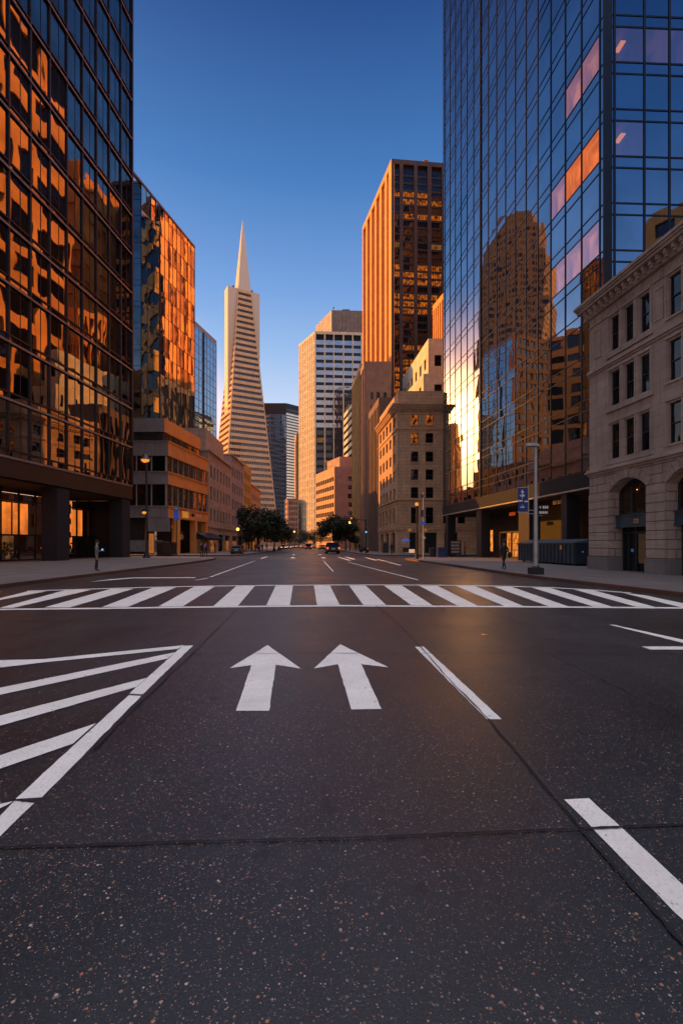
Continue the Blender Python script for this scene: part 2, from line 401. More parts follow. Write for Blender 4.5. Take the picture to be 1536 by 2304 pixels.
def sash(B, F, c0, c1, z0, z1, r=0.35, pane='pane', detail=0, name='window'):
    cor = [F.p(c0, z0), F.p(c1, z0), F.p(c1, z1), F.p(c0, z1)]
    if detail:
        fr = MB(); w = 0.06; d0, d1 = -r + 0.05, -r + 0.11
        F.box(fr, c0, c0 + w, z0, z1, d0, d1); F.box(fr, c1 - w, c1, z0, z1, d0, d1)
        F.box(fr, c0 + w, c1 - w, z1 - w, z1, d0, d1); F.box(fr, c0 + w, c1 - w, z0, z0 + w, d0, d1)
        zm = (z0 + z1) / 2; F.box(fr, c0 + w, c1 - w, zm - .03, zm + .03, d0, d1 + 0.02)
        o = B.part(fr, name, 'frame')
        pm = MB(); F.quad(pm, c0 + w, c1 - w, z0 + w, zm, -r + 0.07, jit=0.004); F.quad(pm, c0 + w, c1 - w, zm, z1 - w, -r + 0.09, jit=0.004)
        q = pm.build('pane', pane, B.root); q.parent = o; q.matrix_parent_inverse = Matrix()
        sl = MB(); F.box(sl, c0 - 0.08, c1 + 0.08, z0 - 0.1, z0 - 0.003, -r + .1, 0.09)
        q = sl.build('sill', 'stone_tan', B.root); q.parent = o; q.matrix_parent_inverse = Matrix()
        return
    def fn(mb, c0=c0, c1=c1, z0=z0, z1=z1):
        F.quad(mb, c0, c1, z0, z1, -r + 0.05, 0, 0.01)
        zm = (z0 + z1) / 2; F.box(mb, c0, c1, zm - .04, zm + .04, -r + .07, -r + 0.12, 1)
        F.box(mb, c0, c0 + .07, z0, z1, -r + .07, -r + 0.12, 1); F.box(mb, c1 - .07, c1, z0, z1, -r + .07, -r + 0.12, 1)
    B.window(fn, cor, (pane, 'frame'), name)

def edges(L, n, s0=0.0): return [s0 + (L - s0) * i / n for i in range(n + 1)]
def openings(L, n, frac=0.5, m0=0.6, m1=0.6):
    w = (L - m0 - m1) / n; return [(m0 + i * w + w * (1 - frac) / 2, m0 + i * w + w * (1 + frac) / 2) for i in range(n)]


def leafmat(name, a, b):
    m, nt, out = newmat(name); bs = N(nt, 'ShaderNodeBsdfPrincipled'); bs.inputs['Roughness'].default_value = 0.6
    oi = N(nt, 'ShaderNodeTexCoord'); f = noise(nt, oi.outputs['Object'], 1.1, 3)
    L(nt, ramp(nt, f, [(0.35, a), (0.65, b)]), bs.inputs['Base Color']); L(nt, bs.outputs[0], out.inputs[0]); return m
M['room_dim'] = glow('dim_office_wall', (0.3, 0.12, 0.08), .35, .6, .4)
M['leaf_dark'] = plain('dark_leaves', (0.012, 0.016, 0.008), 0.7)
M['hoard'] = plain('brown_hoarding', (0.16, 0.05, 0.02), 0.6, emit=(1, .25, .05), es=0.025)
M['redsign'] = glow('red_shop_sign', (1.0, 0.12, 0.02), 0.35)
M['plate'] = plain('tan_number_plate', (0.5, 0.3, 0.14), 0.5)
M['board_dim'] = plain('amber_boarded_panel', (0.22, 0.13, 0.05), 0.6)
M['blue_soft'] = plain('blue_notice', (0.03, 0.2, 0.45), 0.5, emit=(.1, .5, 1), es=.1)
M['pane_arch'] = glass('arched_window_glass', (0.5, 0.45, 0.4), (0.04, 0.024, 0.014), 0.15, 0.5, 0.5, 0.8)
M['pane_warm'] = glass('warm_ribbon_window', (0.8, 0.7, 0.6), (0.02, 0.012, 0.008), 0.3, 0.85, 1.0, 0.6)
M['pane_bright_dim'] = plain('grey_shop_window', (0.12, 0.14, 0.16), 0.3)
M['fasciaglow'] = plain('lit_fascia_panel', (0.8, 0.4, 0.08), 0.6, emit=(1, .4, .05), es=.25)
M['spire'] = plain('pale_spire_cladding', (0.78, 0.58, 0.43), 0.6, var=.06)
M['pyr_glass'] = glass('pyramid_window_glass', (0.4, 0.36, 0.36), (0.008, 0.006, 0.006), 0.25, 0.6, 0.8, 0.5)
M['lit_dimwin'] = glow('orange_lit_window', (0.9, 0.2, 0.03), .5, .97, 1.2)
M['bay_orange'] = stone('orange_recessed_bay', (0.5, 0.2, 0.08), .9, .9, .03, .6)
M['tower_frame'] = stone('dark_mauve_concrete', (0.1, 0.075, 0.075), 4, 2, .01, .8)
M['tower_win'] = glass('tower_window_glass', (0.4, 0.42, 0.5), (0.008, 0.008, 0.012), .12, .6, .5, .5)
M['tower_dark'] = plain('dark_spandrel', (0.02, 0.018, 0.02), .6)
M['pane_sky'] = glass('sky_reflecting_pane', (0.75, 0.82, 0.95), (0.03, 0.04, 0.05), 0.55, 0.9, 1.0, 0.8)
M['gold_rib'] = stone('gold_brown_stone', (0.7, 0.42, 0.16), 1, 8, .01, .8)
M['stone_orange2'] = stone('sunlit_cream_cladding', (0.62, 0.42, 0.26), 2.6, 3, 0.015, 0.75)  # lit side only: sunlight put into the cream, front gets a darker brown
M['navy_grid'] = plain('blue_grey_grid', (0.1, 0.13, 0.2), .5)
M['pane_dark'] = glass('dark_window_pane', (0.35, 0.35, 0.38), (0.004, 0.004, 0.006), 0.04, 0.3, 0.5, 0.9)
M['shopdim'] = glow('dim_amber_shop', (0.9, 0.28, 0.05), .5, .97, .8)
M['stepped'] = stone('umber_stone', (0.48, 0.19, 0.07), 3, 3, .01, .8)
M['bark'] = plain('bark', (0.06, 0.045, 0.035), 0.9, scale=6)
M['leaves'] = leafmat('street_tree_leaves', (0.006, 0.012, 0.003), (0.022, 0.034, 0.008))
M['lamp_dim'] = glow('amber_lantern', (1.0, 0.33, 0.04), 1.0)
M['bluebanner'] = plain('bright_blue_banner', (0.02, 0.09, 0.5), .5, emit=(.05, .2, 1), es=.12)
M['posterm'] = plain('orange_poster', (0.7, 0.25, 0.06), .5, emit=(1, .3, .05), es=.22)
M['bluebin'] = plain('blue_bin', (0.01, 0.03, 0.14), .4)
M['signglow'] = glow('lit_sign_panel', (1.0, .55, .35), .7)
M['coat'] = plain('dark_coat', (0.012, 0.012, 0.014), .8)
M['skin'] = plain('skin', (0.3, 0.16, 0.1), .6)
M['hair'] = plain('dark_hair', (0.01, 0.007, 0.005), .7)
M['trousers'] = plain('dark_trousers', (0.01, 0.011, 0.016), .85)
M['shirt'] = plain('grey_shirt', (0.16, 0.15, 0.15), .8)
M['bluecloth'] = plain('blue_cloth', (0.02, 0.08, 0.35), .7)
M['redcloth'] = plain('red_cloth', (0.3, 0.04, 0.02), .7)
M['carblack'] = plain('black_car_paint', (0.01, 0.01, 0.012), .25, .3, .1)
M['cargrey'] = plain('grey_car_paint', (0.12, 0.12, 0.13), .25, .4, .1)
M['carwhite'] = plain('white_car_paint', (0.55, 0.52, 0.5), .3, .1, .1)
M['tyre'] = plain('tyre_rubber', (0.01, 0.01, 0.01), .9)
# ---------------------------------------------------------------- camera, sky, sun
cam_d = bpy.data.cameras.new('camera'); cam = bpy.data.objects.new('camera', cam_d); COL.objects.link(cam)
cam.location = (0, 0, CAMZ); cam.rotation_euler = (math.radians(90), 0, 0)
cam_d.sensor_fit = 'VERTICAL'; cam_d.sensor_height = 36.0; cam_d.lens = 36.0 * F_PX / 2304.0
cam_d.shift_y = 72.0 / 2304.0; cam_d.clip_end = 6000.0; cam_d.clip_start = 0.05
scene.camera = cam
scene.view_settings.view_transform = 'Standard'; scene.view_settings.look = 'None'
scene.view_settings.exposure = 0.0; scene.view_settings.gamma = 1.0
scene.cycles.use_denoising = True; scene.cycles.max_bounces = 7; scene.cycles.glossy_bounces = 5
scene.cycles.diffuse_bounces = 3; scene.cycles.transparent_max_bounces = 8; scene.cycles.sample_clamp_indirect = 12.0
scene.cycles.blur_glossy = 0.2; scene.cycles.caustics_reflective = True

SUN_AZ, SUN_EL = math.radians(-70.0), math.radians(16.0)   # azimuth from +Y, clockwise positive
sd = Vector((math.sin(SUN_AZ) * math.cos(SUN_EL), math.cos(SUN_AZ) * math.cos(SUN_EL), math.sin(SUN_EL)))
sun_d = bpy.data.lights.new('sun', 'SUN'); sun_d.energy = 5.0; sun_d.angle = math.radians(0.5); sun_d.color = (1.3, 0.47, 0.055)
sun = bpy.data.objects.new('sun', sun_d); COL.objects.link(sun); sun.location = (-60, 40, 80)
sun.rotation_euler = sd.to_track_quat('Z', 'Y').to_euler()

w = bpy.data.worlds.new('World'); scene.world = w; w.use_nodes = True
nt = w.node_tree; nt.nodes.clear(); out = nt.nodes.new('ShaderNodeOutputWorld')
sky = nt.nodes.new('ShaderNodeTexSky'); sky.sky_type = 'NISHITA'; sky.sun_disc = False
sky.sun_elevation = SUN_EL; sky.sun_rotation = SUN_AZ; sky.dust_density = 1.5; sky.ozone_density = 3.0
b1 = nt.nodes.new('ShaderNodeBackground'); b1.inputs['Strength'].default_value = 0.03
hs = N(nt, 'ShaderNodeHueSaturation'); hs.inputs['Saturation'].default_value = 1.0
L(nt, sky.outputs[0], hs.inputs['Color']); L(nt, hs.outputs[0], b1.inputs['Color'])
tc = nt.nodes.new('ShaderNodeTexCoord'); sp = nt.nodes.new('ShaderNodeSeparateXYZ'); L(nt, tc.outputs['Generated'], sp.inputs[0])
# dusk gradient by height (z = sin of elevation); unseen zenith added as bright fill
g = ramp(nt, sp.outputs['Z'], [(0.0, (0.92, 0.6, 0.42)), (0.18, (0.8, 0.68, 0.64)), (0.27, (0.56, 0.66, 0.86)), (0.36, (0.33, 0.5, 0.8)),
                               (0.46, (0.17, 0.34, 0.69)), (0.6, (0.05, 0.18, 0.48)), (0.75, (0.008, 0.055, 0.23)), (0.83, (0.1, 0.14, 0.24)), (0.92, (2.45, 2.4, 2.6))])
# added warm fill light, low in the unseen sky behind the camera
bk = N(nt, 'ShaderNodeMath', operation='MULTIPLY_ADD'); L(nt, sp.outputs['Y'], bk.inputs[0]); bk.inputs[1].default_value = -1.6; bk.inputs[2].default_value = 0.1; bk.use_clamp = True
lowr = ramp(nt, sp.outputs['Z'], [(0.0, (1, 1, 1)), (0.26, (0.9, 0.9, 0.9)), (0.42, (0, 0, 0))])
bm_ = N(nt, 'ShaderNodeMath', operation='MULTIPLY'); L(nt, bk.outputs[0], bm_.inputs[0]); L(nt, lowr, bm_.inputs[1])
g2 = mixc(nt, bm_.outputs[0], g, (0.9, 0.62, 0.46))
# added hot lobe hidden at left, a second sun for glass flare and road sheen
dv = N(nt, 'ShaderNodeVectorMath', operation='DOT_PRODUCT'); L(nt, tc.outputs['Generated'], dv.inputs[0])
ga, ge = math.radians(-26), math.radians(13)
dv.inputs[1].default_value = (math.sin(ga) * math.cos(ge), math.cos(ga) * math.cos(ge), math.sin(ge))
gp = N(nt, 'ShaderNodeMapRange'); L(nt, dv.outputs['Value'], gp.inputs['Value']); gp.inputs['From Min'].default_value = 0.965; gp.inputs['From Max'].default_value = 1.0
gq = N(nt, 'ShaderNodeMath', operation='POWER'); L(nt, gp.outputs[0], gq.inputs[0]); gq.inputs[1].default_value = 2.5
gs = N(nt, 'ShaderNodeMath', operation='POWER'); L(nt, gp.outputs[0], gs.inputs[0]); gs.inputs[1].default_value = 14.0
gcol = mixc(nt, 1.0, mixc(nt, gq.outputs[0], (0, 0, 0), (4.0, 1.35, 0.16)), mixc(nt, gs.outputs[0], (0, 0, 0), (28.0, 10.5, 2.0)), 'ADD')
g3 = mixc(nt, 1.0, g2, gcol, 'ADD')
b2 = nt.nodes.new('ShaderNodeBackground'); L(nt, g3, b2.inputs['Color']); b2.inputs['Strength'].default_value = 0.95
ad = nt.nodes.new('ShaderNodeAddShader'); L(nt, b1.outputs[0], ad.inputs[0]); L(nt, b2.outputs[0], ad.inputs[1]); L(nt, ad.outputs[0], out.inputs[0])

# ---------------------------------------------------------------- ground, road, pavements
mb = MB(); mb.face([(-3000, -300, -0.03), (3000, -300, -0.03), (3000, 4000, -0.03), (-3000, 4000, -0.03)]); structure('ground', mb, 'ground')
mb = MB(); mb.face([(-90, -60, 0), (90, -60, 0), (90, 420, 0), (-90, 420, 0)]); structure('road', mb, 'asphalt')

def curve(pts, n=6):
    out = []
    for i in range(len(pts) - 1):
        p0 = pts[max(0, i - 1)]; p1 = pts[i]; p2 = pts[i + 1]; p3 = pts[min(len(pts) - 1, i + 2)]
        for k in range(n):
            t = k / n
            out.append(tuple(0.5 * (2 * p1[a] + (p2[a] - p0[a]) * t + (2 * p0[a] - 5 * p1[a] + 4 * p2[a] - p3[a]) * t * t + (3 * p1[a] - p0[a] - 3 * p2[a] + p3[a]) * t ** 3) for a in (0, 1)))
    out.append(pts[-1]); return out
def pavement(name, line, back, side):
    """line: kerb polyline; back: closing points; kerb strip is a mesh of its own"""
    line = curve(line, 5); K = 0.16
    inner = []
    for i, p in enumerate(line):
        a = Vector(line[max(0, i - 1)]); b = Vector(line[min(len(line) - 1, i + 1)]); t = (b - a).normalized()
        n = Vector((-t.y, t.x)) * side; inner.append((p[0] + n.x * K, p[1] + n.y * K))
    mb = MB(); pts = inner + back
    tp = [(p[0], p[1], 0.15) for p in pts]; mb.face(tp if side > 0 else tp[::-1]); structure(name, mb, 'sidewalk')
    kb = MB()
    for i in range(len(line) - 1):
        a, b, c, d = line[i], line[i + 1], inner[i + 1], inner[i]
        kb.face([(a[0], a[1], 0), (b[0], b[1], 0), (b[0], b[1], .154), (a[0], a[1], .154)]); kb.face([(a[0], a[1], .154), (b[0], b[1], .154), (c[0], c[1], .154), (d[0], d[1], .154)])
    structure(name + '_kerb', kb, 'kerb')
pavement('pavement_near_left', [(-12.4, -8), (-12.8, 8), (-13.0, 18), (-13.0, 30), (-13.1, 46), (-14.3, 55), (-17, 58.6), (-24, 60), (-80, 61)], [(-80, -8)], 1)
pavement('pavement_far_left', [(-80, 67.5), (-24, 67.5), (-16.6, 68.5), (-14.9, 72), (-15.0, 85), (-15.2, 97), (-16.6, 130), (-22, 200), (-34, 320)], [(-80, 320)], 1)
pavement('pavement_near_right', [(80, 61), (16, 58.5), (9.5, 56.5), (6.9, 52.5), (7.9, 42), (8.9, 30), (9.4, 24), (10.4, 18), (12.0, 8), (13.2, -8)], [(80, -8)], 1)
pavement('pavement_far_right', [(-22, 320), (-8.5, 200), (-3.0, 140), (0.8, 105), (2.4, 88), (3.6, 77), (5.6, 71.5), (12, 69.5), (80, 69.5)], [(80, 320)], 1)

def marking(name, polys, z=0.004, mat='paint'):
    mb = MB()
    for q in polys:
        pts = []
        for p in q:
            x, y = G(*p) if p[1] > 1200 else p
            pts.append((x, y, z))
        sub_ = []
        for i in range(len(pts)):
            a_, b_ = Vector(pts[i][:2]), Vector(pts[(i + 1) % len(pts)][:2]); l_ = (b_ - a_).length; n_ = max(1, min(60, int(l_ / 0.12))) if mat == 'paint' else 1
            t_ = (b_ - a_) / max(l_, 1e-6); nn_ = Vector((-t_.y, t_.x))
            for k_ in range(n_):
                q_ = a_ + (b_ - a_) * k_ / n_ + (nn_ * random.gauss(0, .0028) if k_ else Vector((0, 0))); sub_.append((q_.x, q_.y, z))
        pts = sub_
        a = sum(pts[i][0] * pts[(i + 1) % len(pts)][1] - pts[(i + 1) % len(pts)][0] * pts[i][1] for i in range(len(pts)))
        mb.face(pts if a > 0 else pts[::-1])
    return structure(name, mb, mat)
# zebra crossing
bars = [((-210, 1371), (-110, 1371), (-60, 1332), (6, 1331)), ((-90, 1369), (2, 1350), (105, 1330.5), (62, 1330.8)),
        ((0, 1368), (30, 1368), (207, 1327), (150, 1327.4)), ((100, 1367), (157, 1367), (302, 1324.5), (250, 1325)), ((230, 1366), (288, 1365.6), (397, 1321.6), (345, 1322)),
        ((356, 1365), (411, 1364.6), (483, 1320), (437, 1320)), ((480, 1364), (535, 1363.8), (573, 1318.6), (532, 1318.6)), ((599, 1362.6), (652, 1362.4), (659, 1318), (620, 1318)),
        ((713, 1361.5), (764, 1361.2), (742, 1317.5), (706, 1317.5)), ((817, 1361.2), (868, 1361.4), (822, 1317.5), (785, 1317.5)), ((925, 1362), (973, 1362.3), (903, 1317.5), (863, 1317.5)),
        ((1029, 1363), (1074, 1363.3), (983, 1318), (942, 1318)), ((1134, 1363.8), (1177, 1364), (1068, 1319), (1025, 1318.6)), ((1234, 1364.6), (1278, 1364.8), (1150, 1320.5), (1110, 1320)),
        ((1334, 1365), (1376, 1365.4), (1237, 1323), (1195, 1322)), ((1431, 1365.6), (1473, 1366), (1335, 1328.5), (1290, 1326.5)), ((1530, 1366.5), (1580, 1367), (1452, 1340), (1400, 1334))]
marking('crosswalk_bars', bars)
def strip(line_top, line_bot): return [[line_top[i], line_top[i + 1], line_bot[i + 1], line_bot[i]] for i in range(len(line_top) - 1)]
bt = [(-120, 1371.5), (200, 1368.2), (500, 1364.3), (768, 1361.9), (1100, 1363.8), (1300, 1365.2), (1640, 1367.6)]
marking('crosswalk_near_line', strip(bt, [(x, y + 3.0) for x, y in bt]), 0.008)
tt = [(62, 1330.4), (200, 1326), (320, 1322.4), (437, 1319.8), (600, 1317.6), (768, 1316.6), (900, 1316.6), (1040, 1317.8), (1150, 1319.8), (1240, 1322.6), (1335, 1328), (1420, 1335)]
marking('crosswalk_far_line', strip([(x, y - 0.9) for x, y in tt], [(x, y + 0.6) for x, y in tt]), 0.008)
# arrows
marking('lane_arrow', [[(531, 1600), (605, 1600), (620, 1496), (677, 1505), (602, 1452), (516, 1504), (565.5, 1497)]])
marking('lane_arrow', [[(790, 1597), (858, 1596), (812, 1495), (873, 1502), (765, 1450), (706, 1504.5), (760, 1495)]])
# lane dashes, right
marking('lane_dash', [[(933, 1456), (952, 1455), (1128, 1619), (1094, 1619)]])
marking('lane_dash', [[(1268, 1800), (1324, 1797), (1620, 2070), (1620, 2157)]])
marking('right_turn_marking', [[(1370, 1406), (1380, 1406), (1620, 1458), (1620, 1468)], [(1442, 1455), (1620, 1455), (1620, 1462), (1462, 1462)]])
# hatched island, left
marking('hatched_island_edge', [[(411, 1454), (435, 1452.5), (320, 1564), (291, 1562)], [(290, 1565), (318, 1566.5), (95, 1795), (35, 1799)], [(33, 1803), (78, 1808), (-70, 1950), (-110, 1950)]])
marking('hatched_island_bars', [[(415, 1452.5), (100, 1484), (-120, 1490), (-120, 1518), (90, 1492.5), (400, 1461)],
        [(395, 1468.5), (0, 1549), (-120, 1572), (-120, 1590), (0, 1565), (377, 1483)], [(332, 1526), (0, 1612), (-120, 1645), (-120, 1672), (0, 1635), (307, 1547)],
        [(217, 1629), (0, 1702), (-120, 1745), (-120, 1782), (0, 1732), (165, 1675)], [(30, 1805), (20, 1812), (-60, 1850), (-60, 1830), (0, 1812)]], 0.008)
# lines beyond the crossing
marking('lane_line_left', [[(437, 1306), (444, 1305.6), (470, 1301), (464, 1300.8)], [(470, 1298.5), (477, 1298), (574, 1262.3), (572, 1262)], [(585, 1256.8), (590, 1256.6), (604, 1252), (600, 1252)]])
marking('lane_line_right', [[(781, 1265), (784, 1265), (943, 1305), (937, 1305)]])
marking('centre_dash', [[(727, 1263), (730, 1263), (751.5, 1286), (748, 1286)]])
marking('stop_line', [[(250, 1303.5), (300, 1299.5), (440, 1299.2), (440, 1300.6), (300, 1301.2), (200, 1309.5)]])
marking('far_lane_marks', [[(722, 1254), (730, 1254), (733, 1256), (724, 1256)], [(655, 1254), (664, 1254), (663, 1256), (653, 1256)], [(757, 1253), (762, 1253), (790, 1261), (783, 1261)],
        [(773, 1253), (780, 1253), (800, 1258), (794, 1259)], [(818, 1254), (824, 1254), (850, 1261), (843, 1261)], [(716, 1247), (722, 1247), (722, 1248.5), (716, 1248.5)],
        [(845, 1258), (850, 1258), (905, 1272), (897, 1272)], [(660, 1247), (664, 1247), (662, 1249), (657, 1249)]])
# expansion joints and cracks
def jointline(name, pts, w, n=10, wob=0.012):
    mb = MB(); P3 = []
    for i in range(len(pts) - 1):
        a, b = Vector(G(*pts[i])), Vector(G(*pts[i + 1]))
        for k in range(n):
            P3.append(a + (b - a) * k / n)
    P3.append(Vector(G(*pts[-1])))
    L_, R_ = [], []
    for i, p in enumerate(P3):
        t = (P3[min(i + 1, len(P3) - 1)] - P3[max(0, i - 1)]).normalized(); nn = Vector((-t.y, t.x)); ww = w * random.uniform(0.35, 1.0) / 2; o = random.uniform(-wob, wob)
        L_.append(p + nn * (o + ww)); R_.append(p + nn * (o - ww))
    for i in range(len(P3) - 1):
        mb.face([(R_[i].x, R_[i].y, 0.012), (R_[i + 1].x, R_[i + 1].y, 0.012), (L_[i + 1].x, L_[i + 1].y, 0.012), (L_[i].x, L_[i].y, 0.012)])
    structure(name, mb, 'tar')
jointline('pavement_joint', [(-60, 1912), (200, 1905), (450, 1896), (768, 1890), (1000, 1880), (1310, 1868), (1600, 1855)], 0.028, 20, 0.003)
jointline('pavement_joint', [(1308, 1872), (1400, 1975), (1600, 2200)], 0.032, 14, 0.003)
jointline('road_crack', [(1306, 1868), (1240, 1790), (1100, 1622), (1010, 1530), (950, 1462), (900, 1408), (845, 1363)], 0.02, 9, 0.006)
jointline('road_crack', [(532, 1372), (490, 1415), (430, 1475), (320, 1580), (210, 1690)], 0.022, 9, 0.008)
jointline('road_crack', [(430, 1472), (768, 1471), (1100, 1471), (1620, 1472)], 0.02, 14, 0.01)
jointline('road_crack', [(880, 1411), (1100, 1411), (1600, 1412)], 0.02, 14, 0.015)
jointline('road_crack', [(1228, 1470), (1330, 1520), (1440, 1575), (1600, 1650)], 0.018, 9, 0.02)
jointline('road_crack', [(1090, 1370), (1130, 1388), (1185, 1408)], 0.025, 9, 0.03)
jointline('painted_line_crack', [(291, 1563), (305, 1564), (320, 1565)], 0.02, 5, 0.004)
jointline('painted_line_crack', [(30, 1802), (55, 1806), (80, 1806)], 0.022, 5, 0.008)

# ================================================================ BUILDINGS
def body(B, poly, z0, z1, mat, name='core'):
    mb = MB(); mb.prism(poly, z0, z1); return B.part(mb, name, mat)
def inset_poly(A, Bp, depth, back=None):
    F = FR(A, Bp); return F
def roofcap(B, poly, z, t=0.4, mat='concrete_brown', name='roof'):
    mb = MB(); mb.prism(poly, z, z + t); B.part(mb, name, mat)

# ---- near left glass tower
def left_tower():
    A, C = (-29.45 + 0.075 * 12, 12.0), (-25.2, 58.0)
    A = (C[0] - 0.075 * (C[1] - 12.0), 12.0)
    B = Building('glass_office_tower', 'dark bronze-framed glass tower on the near left corner, standing on square columns', 'tower', C)
    F = FR(A, C); L_ = F.L
    zb, pitch, nf = 8.7, 4.62, 24
    ztop = zb + pitch * nf
    # floors alternate a vision pane and a shallow spandrel strip
    rows = []
    for k in range(nf): rows += [(zb + k * pitch, zb + k * pitch + 0.55), (zb + k * pitch + 0.55, zb + (k + 1) * pitch)]
    n = 19; w = 2.42
    se = [L_ - w * (n - i) for i in range(n + 1)]
    litset = {(8, 3), (9, 3), (7, 9), (14, 5)}
    curtain(B, F, se, rows, 'glassL', jit=0.011, mull='mullion', mw=0.16, rail=0.13, md=0.14)
    # lighter rails at each floor and thin intermediate mullions
    for k in range(nf + 1): rl = MB(); F.box(rl, se[0], L_ + 0.02, zb + k * pitch - 0.16, zb + k * pitch + 0.02, 0.12, 0.2); B.part(rl, 'floor_rail', 'mullion_rose')
    th = MB()
    for i in range(n): F.box(th, se[i] + w * .55 - .02, se[i] + w * .55 + .02, zb, ztop, -.02, .03)
    B.part(th, 'thin_mullion', 'mullion')
    # other faces and core
    back = [F.p(se[0], 0, -0.3)[:2], F.p(L_ - 0.05, 0, -0.3)[:2], (-60, 60.5), (-60, 14)]
    mb = MB(); mb.prism([back[0], back[1], back[2], back[3]], zb, ztop); B.part(mb, 'core', 'glassL')
    cm = MB(); F.box(cm, L_ - 0.08, L_ + 0.2, zb, ztop, -0.4, 0.2); B.part(cm, 'corner_mullion', 'mullion')
    # podium fascia
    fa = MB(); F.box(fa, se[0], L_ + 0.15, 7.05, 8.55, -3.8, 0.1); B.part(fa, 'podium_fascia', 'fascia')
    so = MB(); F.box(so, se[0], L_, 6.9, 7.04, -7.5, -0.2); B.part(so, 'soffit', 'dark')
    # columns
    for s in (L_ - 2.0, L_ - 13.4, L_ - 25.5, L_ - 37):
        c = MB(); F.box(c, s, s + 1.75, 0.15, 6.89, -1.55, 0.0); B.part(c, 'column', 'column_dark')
    # recessed lobby: storefront glass, mullions, warm back wall
    D = -4.2
    st = MB(); F.quad(st, se[0], L_ - 0.4, 0.3, 6.85, D - 0.02); B.part(st, 'lobby_glass', 'clear')
    fr = MB()
    sv = [L_ - 1.8 - 2.2 * k for k in range(20)]
    for s in sv: F.box(fr, s - .06, s + .06, 0.16, 6.88, D - .08, D + .06)
    for z in (0.22, 2.55, 5.75): F.box(fr, se[0], L_ - 0.4, z - .06, z + .06, D - .07, D + .05)
    B.part(fr, 'lobby_frame', 'mullion_black')
    # lit and dark back panels behind the glass
    lw = MB()
    for k in (0, 4, 5, 6, 7, 8): F.quad(lw, sv[k + 1] + .1, sv[k] - .1, 2.6, 5.6, D - 0.7)
    B.part(lw, 'lit_lobby_wall', 'lobby')
    lw2 = MB()
    for k in (0, 4, 5, 6, 7, 8): F.quad(lw2, sv[k + 1] + .1, sv[k] - .1, 0.3, 2.5, D - 2.2)
    B.part(lw2, 'lit_lobby_wall', 'lit_soft')
    dk = MB(); F.quad(dk, se[0], L_ - .4, 0.16, 6.85, D - 3.2); F.quad(dk, L_ - 0.4, L_ - 0.39, 0.16, 6.8, D); B.part(dk, 'lobby_back_wall', 'dark_warm')
    ew = MB(); ew.face([F.p(L_ - 0.3, .15, D - 3), F.p(L_ - 0.3, .15, -1.6), F.p(L_ - 0.3, 6.85, -1.6), F.p(L_ - 0.3, 6.85, D - 3)]); B.part(ew, 'lobby_end_wall', 'dark')
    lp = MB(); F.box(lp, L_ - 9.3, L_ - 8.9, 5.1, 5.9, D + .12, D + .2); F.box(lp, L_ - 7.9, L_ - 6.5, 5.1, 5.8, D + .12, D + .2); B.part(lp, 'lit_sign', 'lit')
    B.finish()
    # armchairs and plants seen in the lobby
    for k, s in enumerate([sv[5] + 1, sv[6] + .4, sv[5] - .3, sv[7] + .6, sv[1] + 1.0]):
        x, y, _ = F.p(s, 0, D - 1.4)
        t = thing('potted_plant', 'dark potted plant inside the lobby, %s' % ['beside the amber column bay', 'second in the amber-lit row', 'third in the amber-lit row', 'at the picture edge', 'near the corner entrance'][k], 'plant', (x, y, 0.15), 'plants inside the lobby')
        pm = MB(); pm.tube([(0, 0, 0), (0, 0, .45)], [.2, .28], 10); pm.build('pot', 'black_metal', t)
        lm = MB()
        for q in range(90):
            a = random.uniform(0, 6.28); r = random.uniform(0.1, .65); h = random.uniform(.5, 1.7)
            c = Vector((r * math.cos(a), r * math.sin(a), h)); u = Vector((random.uniform(-1, 1), random.uniform(-1, 1), random.uniform(-1, 1))).normalized() * .16; v = u.orthogonal().normalized() * .07
            lm.face([c - u, c + v, c + u, c - v])
        lm.build('foliage', 'leaf_dark', t)
